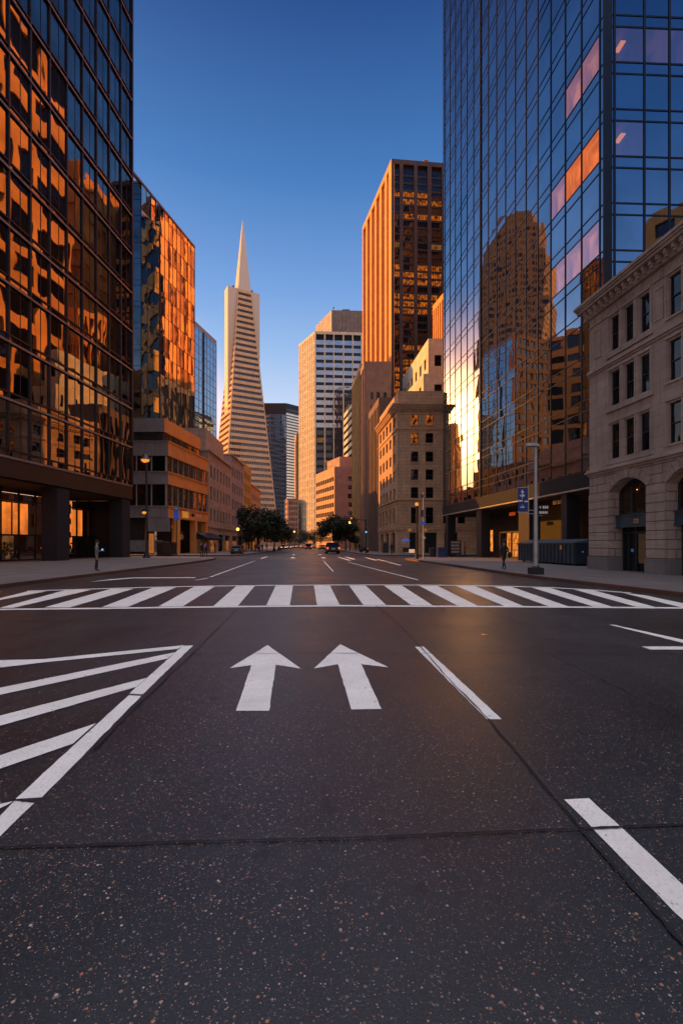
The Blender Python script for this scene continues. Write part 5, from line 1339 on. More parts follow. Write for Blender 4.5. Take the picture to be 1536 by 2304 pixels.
for k in range(30):
    z = 4 + k * 2
    m = MB(); FR(q2, q0).box(m, .3, FR(q2, q0).L - .2, z, z + 1, .005, .12); B_.part(m, 'balcony', 'pier_orange')
B_.finish()
# low blocks closing the far end of the street
for i, (x0, x1, Y, H, mat, lab) in enumerate([(560, 640, 330, 16, 'stone_brown', 'low dark block closing the street behind the left tree'), (640, 700, 345, 15, 'stone_pink', 'low block at the very end of the street'), (700, 830, 330, 14, 'concrete_brown', 'low block behind the right street trees')]):
    a, b = P(x0, Y), P(x1, Y); B_ = Building('low_block', lab, 'building', a); Fq = FR(a, b)
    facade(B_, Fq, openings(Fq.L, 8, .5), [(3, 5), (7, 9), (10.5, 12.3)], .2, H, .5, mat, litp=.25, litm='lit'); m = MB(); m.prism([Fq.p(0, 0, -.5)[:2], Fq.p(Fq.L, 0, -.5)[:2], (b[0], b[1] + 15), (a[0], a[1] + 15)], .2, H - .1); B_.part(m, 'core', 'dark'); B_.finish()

# ---- buildings that stand outside the frame and show as reflections in the glass facades
def stepped_tower():
    cx, cy = -271.0, 515.0; B = Building('stepped_stone_tower', 'round-shouldered stone skyscraper mirrored in the right-hand glass facade', 'skyscraper', (cx, cy))
    def octo(r, rot=0.515): return [(cx + r * math.cos(rot + k * math.pi / 4), cy + r * math.sin(rot + k * math.pi / 4)) for k in range(8)]
    tiers = [(44, .2, 270), (40.5, 270, 325), (34, 325, 356), (25, 356, 374)]
    for (r, z0, z1) in tiers:
        m = MB(); m.prism(octo(r - 1), z0, z1 - 1, 0); B.part(m, 'core', 'pane')
        pts = octo(r)
        m = MB()
        for k in range(8):
            F_ = FR(pts[(k + 1) % 8], pts[k]) if False else FR(pts[k], pts[(k + 1) % 8])
            F_ = FR(pts[k], pts[(k + 1) % 8])
            if F_.n.dot(Vector((F_.A.x - cx, F_.A.y - cy))) < 0: F_ = FR(pts[(k + 1) % 8], pts[k])
            n = 6
            for q in range(n + 1): F_.box(m, max(0, F_.L * q / n - 1.3), min(F_.L, F_.L * q / n + 1.3), z0, z1, -1, 0)
            z = z0 + 3
            while z < z1 - 3: F_.box(m, 0, F_.L, z, z + 3.2, -1, -.1); z += 7.5
            F_.box(m, 0, F_.L, z1 - 3, z1, -1, .05)
        B.part(m, 'stone_grid', 'stepped')
    B.finish()
stepped_tower()
def slab(name, label, poly, H, mat, cat='building', rows=4.6, core='pane', cw=5.0):
    B = Building(name, label, cat, poly[0]); m = MB(); m.prism(poly, .2, H); B.part(m, 'core', core)
    n = len(poly); cxm = sum(p[0] for p in poly) / n; cym = sum(p[1] for p in poly) / n; m = MB()
    for k in range(n):
        F_ = FR(poly[k], poly[(k + 1) % n])
        if F_.n.dot(Vector((F_.A.x - cxm, F_.A.y - cym))) < 0: F_ = FR(poly[(k + 1) % n], poly[k])
        c = max(2, int(F_.L / cw)); rr = random.Random(int(H * 7 + k))
        for q in range(c + 1):
            hw = rr.uniform(.5, 1.5); F_.box(m, max(0, F_.L * q / c - hw), min(F_.L, F_.L * q / c + hw), .2, H, .02, .5)
        z = 1
        while z < H: F_.box(m, 0, F_.L, z, min(H + .5, z + rows * rr.uniform(.25, .6)), .02, .45); z += rows * rr.choice((1, 1, 1.5))
    B.part(m, 'facade_grid', mat); B.finish()
slab('orange_lit_block', 'orange-lit slab block mirrored in the near left glass tower', [(27, 86), (46, 80), (50, 112), (28, 114)], 118, 'pier_orange', rows=7.5, cw=9.0)
slab('orange_lit_block', 'broad orange-lit block mirrored high in the orange mirror tower', [(34, 128), (70, 120), (74, 176), (36, 178)], 110, 'pier_orange', core='pier_orange')
def diamond(cx, cy, w, d, ang=math.radians(45)):
    c, t = math.cos(ang), math.sin(ang); q = []
    for a, b in ((-w, -d), (w, -d), (w, d), (-w, d)): q.append((cx + (a * c - b * t) / 2, cy + (a * t + b * c) / 2))
    return q
slab('office_block', 'dark office block mirrored low in the right-hand glass facade, beside the stone skyscraper', diamond(-84, 168, 18, 18), 80, 'stone_orange')
slab('office_block', 'orange office block mirrored right of the added sky glow in the right-hand glass', diamond(-88, 236, 12, 16), 98, 'pier_orange', core='pier_orange')
slab('office_block', 'orange office block mirrored left of the added sky glow in the right-hand glass', diamond(-92, 300, 9, 10), 80, 'pier_orange', core='pier_orange')
slab('office_block', 'terracotta block behind the camera, mirrored in the front of the right-hand glass tower', [(62, -20), (92, -34), (110, -4), (80, 10)], 62, 'pier_orange')

# ================================================================ trees
def tree(name, label, x, y, h, r, n, seed, group='street trees along the far kerbs'):
    rnd = random.Random(seed); t = thing(name, label, 'tree', (x, y, 0.12), group)
    tr = MB(); hb = h * .28; tr.tube([(0, 0, 0), (.05, 0, hb * .5), (0, .04, hb)], [.22, .17, .14], 9); tr.build('trunk', 'bark', t)
    lb = MB(); cen = []
    for k in range(8):
        a = k * .785 + rnd.uniform(-.3, .3); rr = r * rnd.uniform(.35, .75); z = h * rnd.uniform(.5, .85)
        e = (rr * math.cos(a), rr * math.sin(a), z); lb.tube([(0, 0, hb * .9), (e[0] * .45, e[1] * .45, hb + (z - hb) * .55), e], [.1, .06, .025], 6); cen.append((Vector(e), r * rnd.uniform(.3, .5)))
    lb.build('limbs', 'bark', t)
    cen.append((Vector((0, 0, h * .8)), r * .5)); cen.append((Vector((0, 0, h * .6)), r * .55))
    for k in range(9): a = rnd.uniform(0, 6.28); cen.append((Vector((r * .72 * math.cos(a), r * .7 * math.sin(a), h * rnd.uniform(.3, .7))), r * rnd.uniform(.26, .42)))
    cr = MB()
    for q in range(n):
        c, cr_ = rnd.choice(cen); d = Vector((rnd.gauss(0, 1), rnd.gauss(0, 1), rnd.gauss(0, .8))).normalized() * cr_ * rnd.uniform(.45, 1.08)
        p = c + d; u = Vector((rnd.uniform(-1, 1), rnd.uniform(-1, 1), rnd.uniform(-.6, .6))).normalized(); v = u.cross(Vector((rnd.uniform(-1, 1), rnd.uniform(-1, 1), rnd.uniform(-1, 1)))).normalized()
        sz = rnd.uniform(.15, .3); cr.face([p - u * sz, p - v * sz * .5, p + u * sz, p + v * sz * .5])
    cr.build('crown', 'leaves', t); return t
def at(px, Y): return P(px, Y)
x, y = at(583, 103); tree('street_tree', 'large round dark green street tree on the left kerb, in front of the yellow building', x, y, 9.6, 4.9, 11000, 1)
x, y = at(617, 116); tree('street_tree', 'smaller dark street tree just right of the largest left one', x, y, 9.0, 4.4, 8000, 2)
x, y = at(566, 112); tree('street_tree', 'dark street tree behind and left of the largest one', x, y, 8.0, 2.6, 2600, 12)
x, y = at(752, 122); tree('street_tree', 'dark street tree under the orange-lit low office block', x, y, 9.0, 4.0, 8000, 3)
x, y = at(777, 118); tree('street_tree', 'dark street tree nearest the gold ribbed building on the right', x, y, 8.2, 3.4, 6000, 4)
x, y = at(655, 190); tree('street_tree', 'small far street tree below the navy tower', x, y, 8.5, 4, 2200, 5)
x, y = at(690, 215); tree('street_tree', 'small far street tree in the middle of the street end', x, y, 8.0, 4, 2000, 6)
x, y = at(722, 180); tree('street_tree', 'far street tree at the foot of the beige tower', x, y, 8.5, 3.6, 2000, 7)
x, y = at(634, 150); tree('street_tree', 'far street tree at the right end of the left tree row', x, y, 7.5, 3, 2200, 8)
x, y = at(672, 240); tree('street_tree', 'tiny distant tree left of the middle of the street end', x, y, 9, 5, 1500, 9)
x, y = at(705, 250); tree('street_tree', 'tiny distant tree right of the middle of the street end', x, y, 9, 5, 1500, 10)

# ================================================================ street furniture
def lamp_silver():
    x, y = 9.95, 24.8
    t = thing('street_lamp', 'tall galvanised lamp post with a short flat head, near the right kerb', 'street lamp', (x, y, .15))
    b = MB(); b.prism([(-.3, -.3), (.3, -.3), (.3, .3), (-.3, .3)], 0, .34); b.tube([(0, 0, .34), (0, 0, .42)], [.22, .16], 14); b.build('base', 'column_dark', t)
    p = MB(); p.tube([(0, 0, .42), (0, 0, 3.4), (0, 0, 6.35), (-.03, 0, 6.5), (-.14, 0, 6.6)], [.125, .1, .075, .07, .06], 14); p.build('pole', 'steel', t)
    h = MB(); h.box if False else None
    FR((-.52, -.14), (.12, -.14)).box(h, 0, .64, 6.56, 6.66, -.28, 0); FR((-.46, -.1), (.06, -.1)).box(h, 0, .5, 6.661, 6.72, -.2, 0); h.build('lamp_head', 'steel', t)
    br = MB(); br.tube([(0, 0, 3.28), (-.46, -.02, 3.28)], .018, 8); br.tube([(0, 0, 3.0), (.35, 0, 3.0)], .018, 8); br.tube([(-.38, -.02, 2.9), (-.38, -.02, 4.6)], .022, 8); br.tube([(0, 0, 3.9), (-.38, -.02, 3.9)], .018, 8); br.tube([(0,0,3.1),(-.38,-.02,3.1)],.018,8); br.build('bracket', 'steel', t)
    s = thing('banner', 'dark blue hanging banner with white mast-like emblem beside the galvanised lamp post', 'banner', (x, y, .15))
    F_ = FR((-.93, -.06), (-.42, -.02)); m = MB(); F_.box(m, 0, F_.L, 3.2, 4.42, -.02, .02); m.build('panel', 'banner', s)
    fr = MB(); F_.box(fr, -.03, F_.L + .02, 3.16, 3.2, -.03, .03); F_.box(fr, -.02, F_.L + .02, 4.42, 4.45, -.03, .03); F_.box(fr, F_.L, F_.L + .025, 3.2, 4.42, -.03, .03); fr.build('frame', 'steel', s)
    e = MB(); c = F_.L * .42
    def bar(a, b, z0, z1): F_.box(e, a, b, z0, z1, .021, .03)
    bar(c - .012, c + .012, 3.86, 4.34); bar(c - .06, c + .09, 4.18, 4.23); bar(c - .05, c + .05, 4.24, 4.27); bar(c - .14, c - .02, 4.02, 4.05); bar(c - .1, c + .11, 3.98, 4.01); bar(c + .02, c + .12, 4.02, 4.07); bar(c - .04, c + .06, 4.08, 4.11)
    bar(0.0, .22, 3.72, 3.8); bar(.32, F_.L, 3.70, 3.76)
    for k in range(4): bar(.12 + k * .055, .155 + k * .055, 3.4, 3.47)
    bar(.18, .27, 3.53, 3.55); e.build('emblem', 'white', s)
    g = thing('street_sign', 'pair of small black and white signs on the galvanised lamp post', 'sign', (x, y, .15))
    F_ = FR((.1, -.12), (.62, -.12)); m = MB(); F_.box(m, 0, .52, 3.33, 3.52, -.03, 0); F_.box(m, 0, .5, 3.08, 3.25, -.03, 0); m.build('plate', 'black_metal', g)
    w_ = MB(); q = .03
    for k in range(3): F_.box(w_, .2 + k * .1, .27 + k * .1, 3.36, 3.49, .001, .01)
    for k in range(5): F_.box(w_, .03 + k * .09, .09 + k * .09, 3.1, 3.22, .001, .01)
    F_.box(w_, .05, .1, 3.38, 3.47, .001, .01); w_.build('lettering', 'white', g)
lamp_silver()
def lamp_black():
    x, y = P(330, 54.4)
    t = thing('street_lamp', 'tall black lamp post with hooded amber lantern in front of the banded office building', 'street lamp', (x, y, .15))
    b = MB(); b.tube([(0, 0, 0), (0, 0, .1), (0, 0, .5), (0, 0, .9)], [.42, .4, .22, .16], 14); b.build('base', 'black_metal', t)
    p = MB(); p.tube([(0, 0, .9), (0, 0, 11.0)], [.15, .11], 12); p.build('pole', 'black_metal', t)
    h = MB(); h.tube([(-.15, 0, 11.7), (-.15, 0, 11.35), (-.15, 0, 11.05)], [.12, .4, .62], 16); h.build('hood', 'black_metal', t)
    g = MB(); g.tube([(-.15, 0, 11.04), (-.15, 0, 10.86), (-.15, 0, 10.72)], [.46, .4, .2], 16); g.build('lantern', 'lamp_dim', t)
    a = MB(); a.tube([(-.5, 0, 5.35), (.45, 0, 5.35)], .05, 8); a.tube([(-.2, 0, 5.2), (-.2, 0, 5.5)], [.3, .2], 12); a.build('lower_arm', 'black_metal', t)
    g = MB(); g.ball((-.2, 0, 5.08), .22, 10, 7, sc=(1.4, 1, .8)); g.build('lower_lantern', 'lamp_dim', t)
lamp_black()
def hood_lamp():
    x, y = P(397, 66.5)
    t = thing('pole_banner_lamp', 'short dark post lamp with a blue hanging banner at the banded building corner', 'lamp', (x, y, .1))
    p = MB(); p.tube([(0, 0, 0), (0, 0, 6.4)], [.1, .07], 10); p.build('pole', 'black_metal', t)
    h = MB(); h.tube([(0, 0, 6.9), (0, 0, 6.55), (0, 0, 6.3)], [.12, .35, .6], 14); h.build('hood', 'black_metal', t)
    b = MB(); FR((-.3, -.15), (.35, -.15)).box(b, 0, .65, 4.9, 6.25, -.1, 0); b.build('blue_banner', 'bluebanner', t)
hood_lamp()
def poster():
    x, y = P(341, 62.6); t = thing('poster_stand', 'tall narrow orange poster on a stand before the grey shop window', 'poster', (x, y, .15), rz=0)
    b = MB(); FR((-.3, 0), (.3, 0)).box(b, 0, .6, .35, 2.9, -.06, 0); b.build('poster', 'posterm', t)
    f = MB(); FR((-.34, .01), (.34, .01)).box(f, 0, .04, .0, 2.95, -.08, .02); FR((-.34, .01), (.34, .01)).box(f, .64, .68, .0, 2.95, -.08, .02); f.build('frame', 'steel', t)
    l = MB()
    for k in range(6): FR((-.05, 0), (.05, 0)).box(l, 0, .09, .8 + k * .3, 1.0 + k * .3, .002, .01)
    l.build('vertical_lettering', 'pier_orange', t)
poster()
def corner_lamp():
    x, y = P(937, 51); t = thing('street_lamp', 'slender black lamp post with amber globe at the right kerb corner', 'street lamp', (x, y, .15))
    b = MB(); b.tube([(0, 0, 0), (0, 0, .2), (0, 0, .9)], [.25, .2, .13], 12); b.build('base', 'black_metal', t)
    p = MB(); p.tube([(0, 0, .9), (0, 0, 5.4)], [.1, .07], 10); p.build('pole', 'black_metal', t)
    g = MB(); g.ball((0, 0, 5.75), .2, 12, 8); g.build('globe', 'lamp_dim', t)
    c = MB(); c.tube([(0, 0, 5.4), (0, 0, 5.55)], [.09, .2], 12); c.tube([(0, 0, 5.92), (0, 0, 6.05)], [.2, .04], 12); c.build('cap', 'black_metal', t)
    x, y = P(952, 50.5); t = thing('signal_pole', 'thin grey pole with small signs and signal head beside the amber globe lamp', 'signal pole', (x, y, .15))
    p = MB(); p.tube([(0, 0, 0), (0, 0, 7.0)], [.08, .05], 10); p.build('pole', 'steel', t)
    s = MB(); FR((-.28, -.1), (-.06, -.1)).box(s, 0, .22, 4.4, 5.1, -.2, 0); FR((-.25, -.1), (.0, -.1)).box(s, 0, .2, 6.4, 6.7, -.1, 0); s.build('signal_head', 'black_metal', t)
    s = MB(); FR((-.32, -.12), (.2, -.12)).box(s, 0, .45, 3.55, 3.9, -.03, 0); s.build('blue_sign', 'bluebanner', t)
    s = MB(); FR((-.1, -.12), (.2, -.12)).box(s, 0, .3, 2.1, 2.3, -.03, 0); s.build('white_sign', 'white', t)
    s = MB(); FR((-.25, -.12), (.1, -.12)).box(s, 0, .3, 4.0, 4.2, -.03, 0); s.build('grey_sign', 'steel', t)
corner_lamp()
def dumpster():
    # long steel waste container lying along the right pavement
    x, y = 16.6, 34.2; t = thing('waste_container', 'long dark blue steel waste container with ribbed sides and sloping lid', 'waste container', (x, y, .15), rz=math.radians(6))
    m = MB(); L0, W0, H0 = 8.6, 2.1, 1.62
    m.prism([(-.1, 0), (W0, 0), (W0, L0), (-.1, L0)], .12, H0); m.build('body', 'blue_metal', t)
    r = MB()
    for k in range(17): q = .1 + k * .52; r.abox(-.17, -.101, q, q + .1, .14, H0 - .1)
    for k in range(4): q = .15 + k * .58; r.abox(q, q + .1, -.07, -.001, .14, H0 - .1)
    r.abox(-.2, W0 + .02, -.1, L0, H0 - .099, H0 + .02); r.build('ribs', 'blue_metal', t)
    l = MB(); l.face([(-.2, -.05, H0 + .03), (W0 * .5, -.05, H0 + .3), (W0 * .5, L0, H0 + .3), (-.2, L0, H0 + .03)]); l.face([(W0 * .5, -.05, H0 + .3), (W0, -.05, H0 + .03), (W0, L0, H0 + .03), (W0 * .5, L0, H0 + .3)]); l.face([(-.2, -.05, H0 + .03), (W0, -.05, H0 + .03), (W0 * .5, -.05, H0 + .3)]); l.build('lid', 'lid', t)
    for k, (a, b) in enumerate(((.1, .4), (1.6, .4), (.1, L0 - .5), (1.6, L0 - .5))): w_ = MB(); w_.tube([(a, b, .09), (a + .12, b, .09)], .09, 10); w_.build('wheel', 'black_metal', t)
    s = MB(); s.abox(-.175, -.171, 1.6, 1.85, 1.15, 1.45); s.build('orange_sticker', 'pier_orange', t)
    s = MB(); s.abox(.35, .5, -.075, -.071, .95, 1.05); s.build('white_label', 'white', t)
dumpster()
def bin_(name, label, px, Y, w_, h, mat, group=None):
    x, y = P(px, Y); t = thing(name, label, 'bin', (x, y, .15), group)
    m = MB(); m.prism([(-w_ / 2, -w_ / 2), (w_ / 2, -w_ / 2), (w_ * .54, w_ / 2), (-w_ * .54, w_ / 2)], .05, h * .86); m.build('body', mat, t)
    l = MB(); l.prism([(-w_ * .56, -w_ * .56), (w_ * .56, -w_ * .56), (w_ * .56, w_ * .56), (-w_ * .56, w_ * .56)], h * .87, h * .95); l.tube([(0, 0, h * .95), (0, 0, h)], [w_ * .35, w_ * .1], 10); l.build('lid', mat, t)
    return t
bin_('litter_bin', 'blue litter bin against the stone corner building', 992, 56, .95, 1.2, 'bluebin')
bin_('litter_bin', 'dark litter bin left of the blue one', 974, 57.5, .8, 1.15, 'black_metal')
bin_('litter_bin', 'dark litter bin near the banded building arcade', 374, 66.5, 1.9, 1.9, 'black_metal')
bin_('litter_bin', 'black litter bin at the foot of the ribbed building', 866, 84, .9, 1.9, 'black_metal')
def newsrack():
    x, y = P(1025, 55.5); t = thing('notice_board', 'freestanding black and white lettered notice board under the glass tower arcade', 'notice board', (x, y, .15))
    F_ = FR((-.6, 0), (.6, 0)); m = MB(); F_.box(m, 0, 1.2, .35, 1.95, -.08, 0); m.build('board', 'black_metal', t)
    l = MB(); rnd = random.Random(3)
    for r_ in range(4):
        s = .08
        while s < 1.0: w_ = rnd.uniform(.06, .16); F_.box(l, s, s + w_, .55 + r_ * .36, .76 + r_ * .36, .001, .012); s += w_ + .04
    l.build('white_lettering', 'steel', t)
    g = MB(); g.tube([(-.5, -.04, 0), (-.5, -.04, .36)], .04, 6); g.tube([(.5, -.04, 0), (.5, -.04, .36)], .04, 6); g.build('leg', 'black_metal', t)
newsrack()
def sandwich():
    x, y = P(926, 60); t = thing('sidewalk_sign', 'small lit white sign on thin legs behind the lamp post', 'sign', (x, y, .15))
    m = MB(); FR((-.35, 0), (.35, 0)).box(m, 0, .7, .45, .9, -.05, 0); m.build('panel', 'signglow', t)
    g = MB()
    for a in (-.33, .33): g.tube([(a, .02, 0), (a, .02, .95)], .02, 6)
    g.tube([(-.9, .02, .5), (-.33, .02, .5)], .015, 6); g.tube([(-.9, .02, 0), (-.9, .02, .5)], .02, 6); g.build('legs', 'steel', t)
sandwich()
def kiosk():
    x, y = P(913, 75); t = thing('vendor_cart', 'small vendor cart with a blue parasol against the stone corner building', 'cart', (x, y, .15))
    p = MB(); p.tube([(0, 0, 0), (0, 0, 2.2)], .03, 8); p.build('pole', 'steel', t)
    u = MB(); u.tube([(0, 0, 2.45), (0, 0, 2.2), (0, 0, 2.0)], [.05, .5, .8], 12, cap=False); u.build('parasol', 'bluebanner', t)
    c = MB(); c.prism([(-.5, -.3), (.5, -.3), (.5, .3), (-.5, .3)], .3, 1.0); c.build('counter', 'frame', t)
    for a in (-.35, .35): w_ = MB(); w_.tube([(a - .03, -.32, .2), (a + .03, -.32, .2)], .2, 12); w_.build('wheel', 'black_metal', t)
kiosk()
def small_lamp(px, Y, h, lab):
    x, y = P(px, Y); t = thing('street_lamp', lab, 'street lamp', (x, y, .15), 'distant street lamps')
    p = MB(); p.tube([(0, 0, 0), (0, 0, h)], [.12, .07], 8); p.build('pole', 'black_metal', t)
    g = MB(); g.ball((0, 0, h + .15), .28, 10, 7); g.build('lantern', 'lamp', t)
small_lamp(787, 112, 6.4, 'small black street lamp with lit globe in front of the gold ribbed building')
small_lamp(535, 92, 4.2, 'small street lamp before the mauve-grey building')
small_lamp(662, 180, 6.0, 'tiny far street lamp left of the street centre')
small_lamp(738, 190, 6.2, 'tiny far street lamp right of the street centre')
def traffic_light(px, Y, lab, side=1):
    x, y = P(px, Y); t = thing('traffic_light', lab, 'traffic light', (x, y, .15))
    p = MB(); p.tube([(0, 0, 0), (0, 0, 5.6)], .09, 8); p.tube([(0, 0, 5.4), (-2.2 * side, 0, 5.7)], .06, 8); p.build('pole', 'black_metal', t)
    h = MB(); h.abox(-.2, .2, -.35, -.1, 3.2, 4.2); h.abox(-2.4 * side - .2, -2.4 * side + .2, -.2, .1, 5.0, 6.1); h.build('signal_head', 'black_metal', t)
    g = MB(); g.ball((-2.4 * side, -.22, 5.75), .13, 8, 6); g.build('red_light', 'tail', t)
    g = MB(); g.ball((0, -.36, 3.5), .14, 8, 6); g.build('walk_light', 'blue_light', t)
traffic_light(823, 79, 'traffic light with a pale blue walk signal at the far right corner', 1)

# ================================================================ people
def person(label, x, y, rz, stride=.0, arms='down', top='coat', H=1.75, hands=True, group=None, bottom='trousers'):
    """continuous skinned body; local +Y is the way the person faces"""
    k = H / 1.75; V = []; E = []; Rr = []
    def v(p, r): V.append(tuple(c * k for c in p)); Rr.append(r * k if not isinstance(r, tuple) else (r[0] * k, r[1] * k)); return len(V) - 1
    def chain(i, pts):
        for p, r in pts: j = v(p, r); E.append((i, j)); i = j
        return i
    pel = v((0, 0, .95), (.15, .105))
    chest = chain(pel, [((0, .01, 1.1), (.14, .1)), ((0, .01, 1.28), (.165, .11))]); neckb = chain(chest, [((0, 0, 1.44), (.12, .08))])
    head = chain(neckb, [((0, .01, 1.52), .052), ((0, .02, 1.6), (.068, .085)), ((0, .025, 1.68), (.072, .09)), ((0, .015, 1.735), (.045, .055))])
    chain(len(V) - 3, [((0, .115, 1.625), .014)])   # nose
    for sx in (-1, 1):
        ph = sx * stride
        hip = chain(pel, [((sx * .09, 0, .88), .088)]); kn = chain(hip, [((sx * .1, .20 * ph + .03 * abs(ph), .49), .058)])
        an = chain(kn, [((sx * .1, .36 * ph - (.06 if ph < 0 else 0), .09 + (.05 if ph < 0 else 0)), .038)])
        chain(an, [((sx * .11, .36 * ph + .14 - (.06 if ph < 0 else 0), .035 + (.02 if ph < 0 else 0)), .032)])
        sh = chain(chest, [((sx * .17, 0, 1.4), .062)])
        if arms == 'down' or (arms == 'right_up' and sx < 0): pts = [((sx * .22, -.03 - .12 * ph, 1.13), .046), ((sx * .23, .05 - .2 * ph, .9), .034)]
        elif arms == 'front' or arms == 'right_up': pts = [((sx * .23, -.02, 1.14), .046), ((sx * .13, .24, 1.16), .034)]
        else: pts = [((sx * .26, -.08, 1.15), .05), ((sx * .12, -.02, 1.02), .036)]
        el = chain(sh, pts); w_ = Vector(V[el]) / k; dr = (w_ - Vector(V[el - 1]) / k).normalized()
        hp = w_ + dr * .075; h_ = chain(el, [(tuple(hp), .026)])
        if hands:
            sd = dr.cross(Vector((sx, 0, 0)) if abs(dr.x) < .9 else Vector((0, 1, 0))).normalized(); inn = Vector((-sx, 0, 0))
            for f in range(4):
                o = sd * (f - 1.5) * .019; ln = (.06, .07, .066, .05)[f]
                chain(h_, [(tuple(hp + o + dr * .03), .0085), (tuple(hp + o + dr * (.03 + ln * .55) + inn * .012), .008), (tuple(hp + o + dr * (.03 + ln) + inn * .03), .0065)])
            chain(h_, [(tuple(w_ + dr * .04 + sd * -.035), .010), (tuple(w_ + dr * .085 + sd * -.05 + inn * .01), .008)])
    me = bpy.data.meshes.new('person_body'); me.from_pydata(V, E, []); ob = bpy.data.objects.new('tmp', me); COL.objects.link(ob)
    sk = ob.modifiers.new('s', 'SKIN'); sk.use_smooth_shade = True
    if not me.skin_vertices: raise RuntimeError('no skin layer')
    sv = me.skin_vertices[0].data
    for i, r in enumerate(Rr): sv[i].radius = r if isinstance(r, tuple) else (r, r); sv[i].use_root = (i == 0)
    sb = ob.modifiers.new('d', 'SUBSURF'); sb.levels = 1; sb.render_levels = 1
    dg = bpy.context.evaluated_depsgraph_get(); nm = bpy.data.meshes.new_from_object(ob.evaluated_get(dg)); bpy.data.objects.remove(ob)
    nm.materials.clear()
    for q in (top, bottom, 'skin', 'frame'): nm.materials.append(M[q])
    for p in nm.polygons:
        z = p.center.z / k; xx = abs(p.center.x) / k; p.use_smooth = True
        p.material_index = 2 if z > 1.49 else (0 if z > .93 else (1 if z > .08 else 3))
        if xx > .15 and z < .9 and z > .68: p.material_index = 2
    o = bpy.data.objects.new('person', nm); COL.objects.link(o); o.location = (x, y, .152); o.rotation_euler = (0, 0, rz); tag(o, label, 'person', group)
    hm = MB(); hm.ball((0, -.005 * k, 1.695 * k), .1 * k, 12, 8, sc=(.86, 1.02, .82)); hm.build('hair', 'hair', o)
    return o
person('person in dark clothes standing at the left kerb, looking down at a held phone', -13.75, 27.2, math.radians(-60), .05, 'front', 'shirt')
p0 = thing('phone', 'phone glowing in the hands of the person at the left kerb', 'phone', (-13.5, 27.34, 1.36)); m = MB(); m.abox(-.04, .04, -.01, .01, -.07, .07); m.build('case', 'blue_light', p0)
person('person in black walking away along the right pavement with a bag', P(1133, 29.2)[0], 29.2, math.radians(10), .9, 'pockets', 'coat')
b = thing('shoulder_bag', 'black bag held against the side of the walking person in black', 'bag', (P(1133, 29.2)[0] + .3, 29.1, 1.05)); m = MB(); m.ball((0, 0, .0), .17, 10, 8, sc=(.7, 1, 1.1)); m.build('bag_body', 'coat', b); m = MB(); m.tube([(0, 0, .15), (-.12, 0, .35), (-.25, 0, .45)], .015, 6); m.build('strap', 'coat', b)
x, y = P(454, 55); person('person in dark coat standing left in the pair at the left corner', x, y, math.radians(20), .25, 'down', 'coat', group=None, hands=False)
x, y = P(463, 55.6); person('person with a blue backpack, right in the pair at the left corner', x, y, math.radians(-15), .3, 'down', 'coat', hands=False)
b = thing('backpack', 'bright blue backpack worn by the right person of the pair', 'backpack', (x, y - .02, 1.4)); m = MB(); m.ball((.02, -.2, 0), .2, 10, 8, sc=(.85, .6, 1.15)); m.build('pack', 'bluecloth', b); m = MB(); m.ball((.02, -.31, -.08), .11, 8, 6, sc=(1, .4, .8)); m.build('front_pocket', 'bluecloth', b)
for i, (px, Y, rz, tp, lab) in enumerate([(575, 90, 3, 'coat', 'first of the walkers under the large left tree, in black'), (583, 90.5, .3, 'shirt', 'walker in grey under the large left tree'), (590, 93, 2.8, 'coat', 'last of the walkers under the large left tree, at the kerb'),
        (881, 73, .2, 'coat', 'dark figure standing by the door of the stone corner building'), (545, 84, 1, 'redcloth', 'figure in red in front of the mauve-grey building'), (553, 88, 2, 'bluecloth', 'figure in blue in front of the mauve-grey building'),
        (800, 100, 0, 'coat', 'dark walker before the gold ribbed building'), (808, 95, 3.0, 'coat', 'dark walker at the corner below the art deco tower'), (484, 80, 2, 'coat', 'figure standing under the black awning'),
        (1045, 57, 1.2, 'redcloth', 'figure in red standing beside the notice board'), (600, 112, 3, 'shirt', 'distant walker in grey on the left pavement')]):
    x, y = P(px, Y); person('person, ' + lab, x, y, rz, .4 if i % 2 else .15, 'down', tp, hands=False)

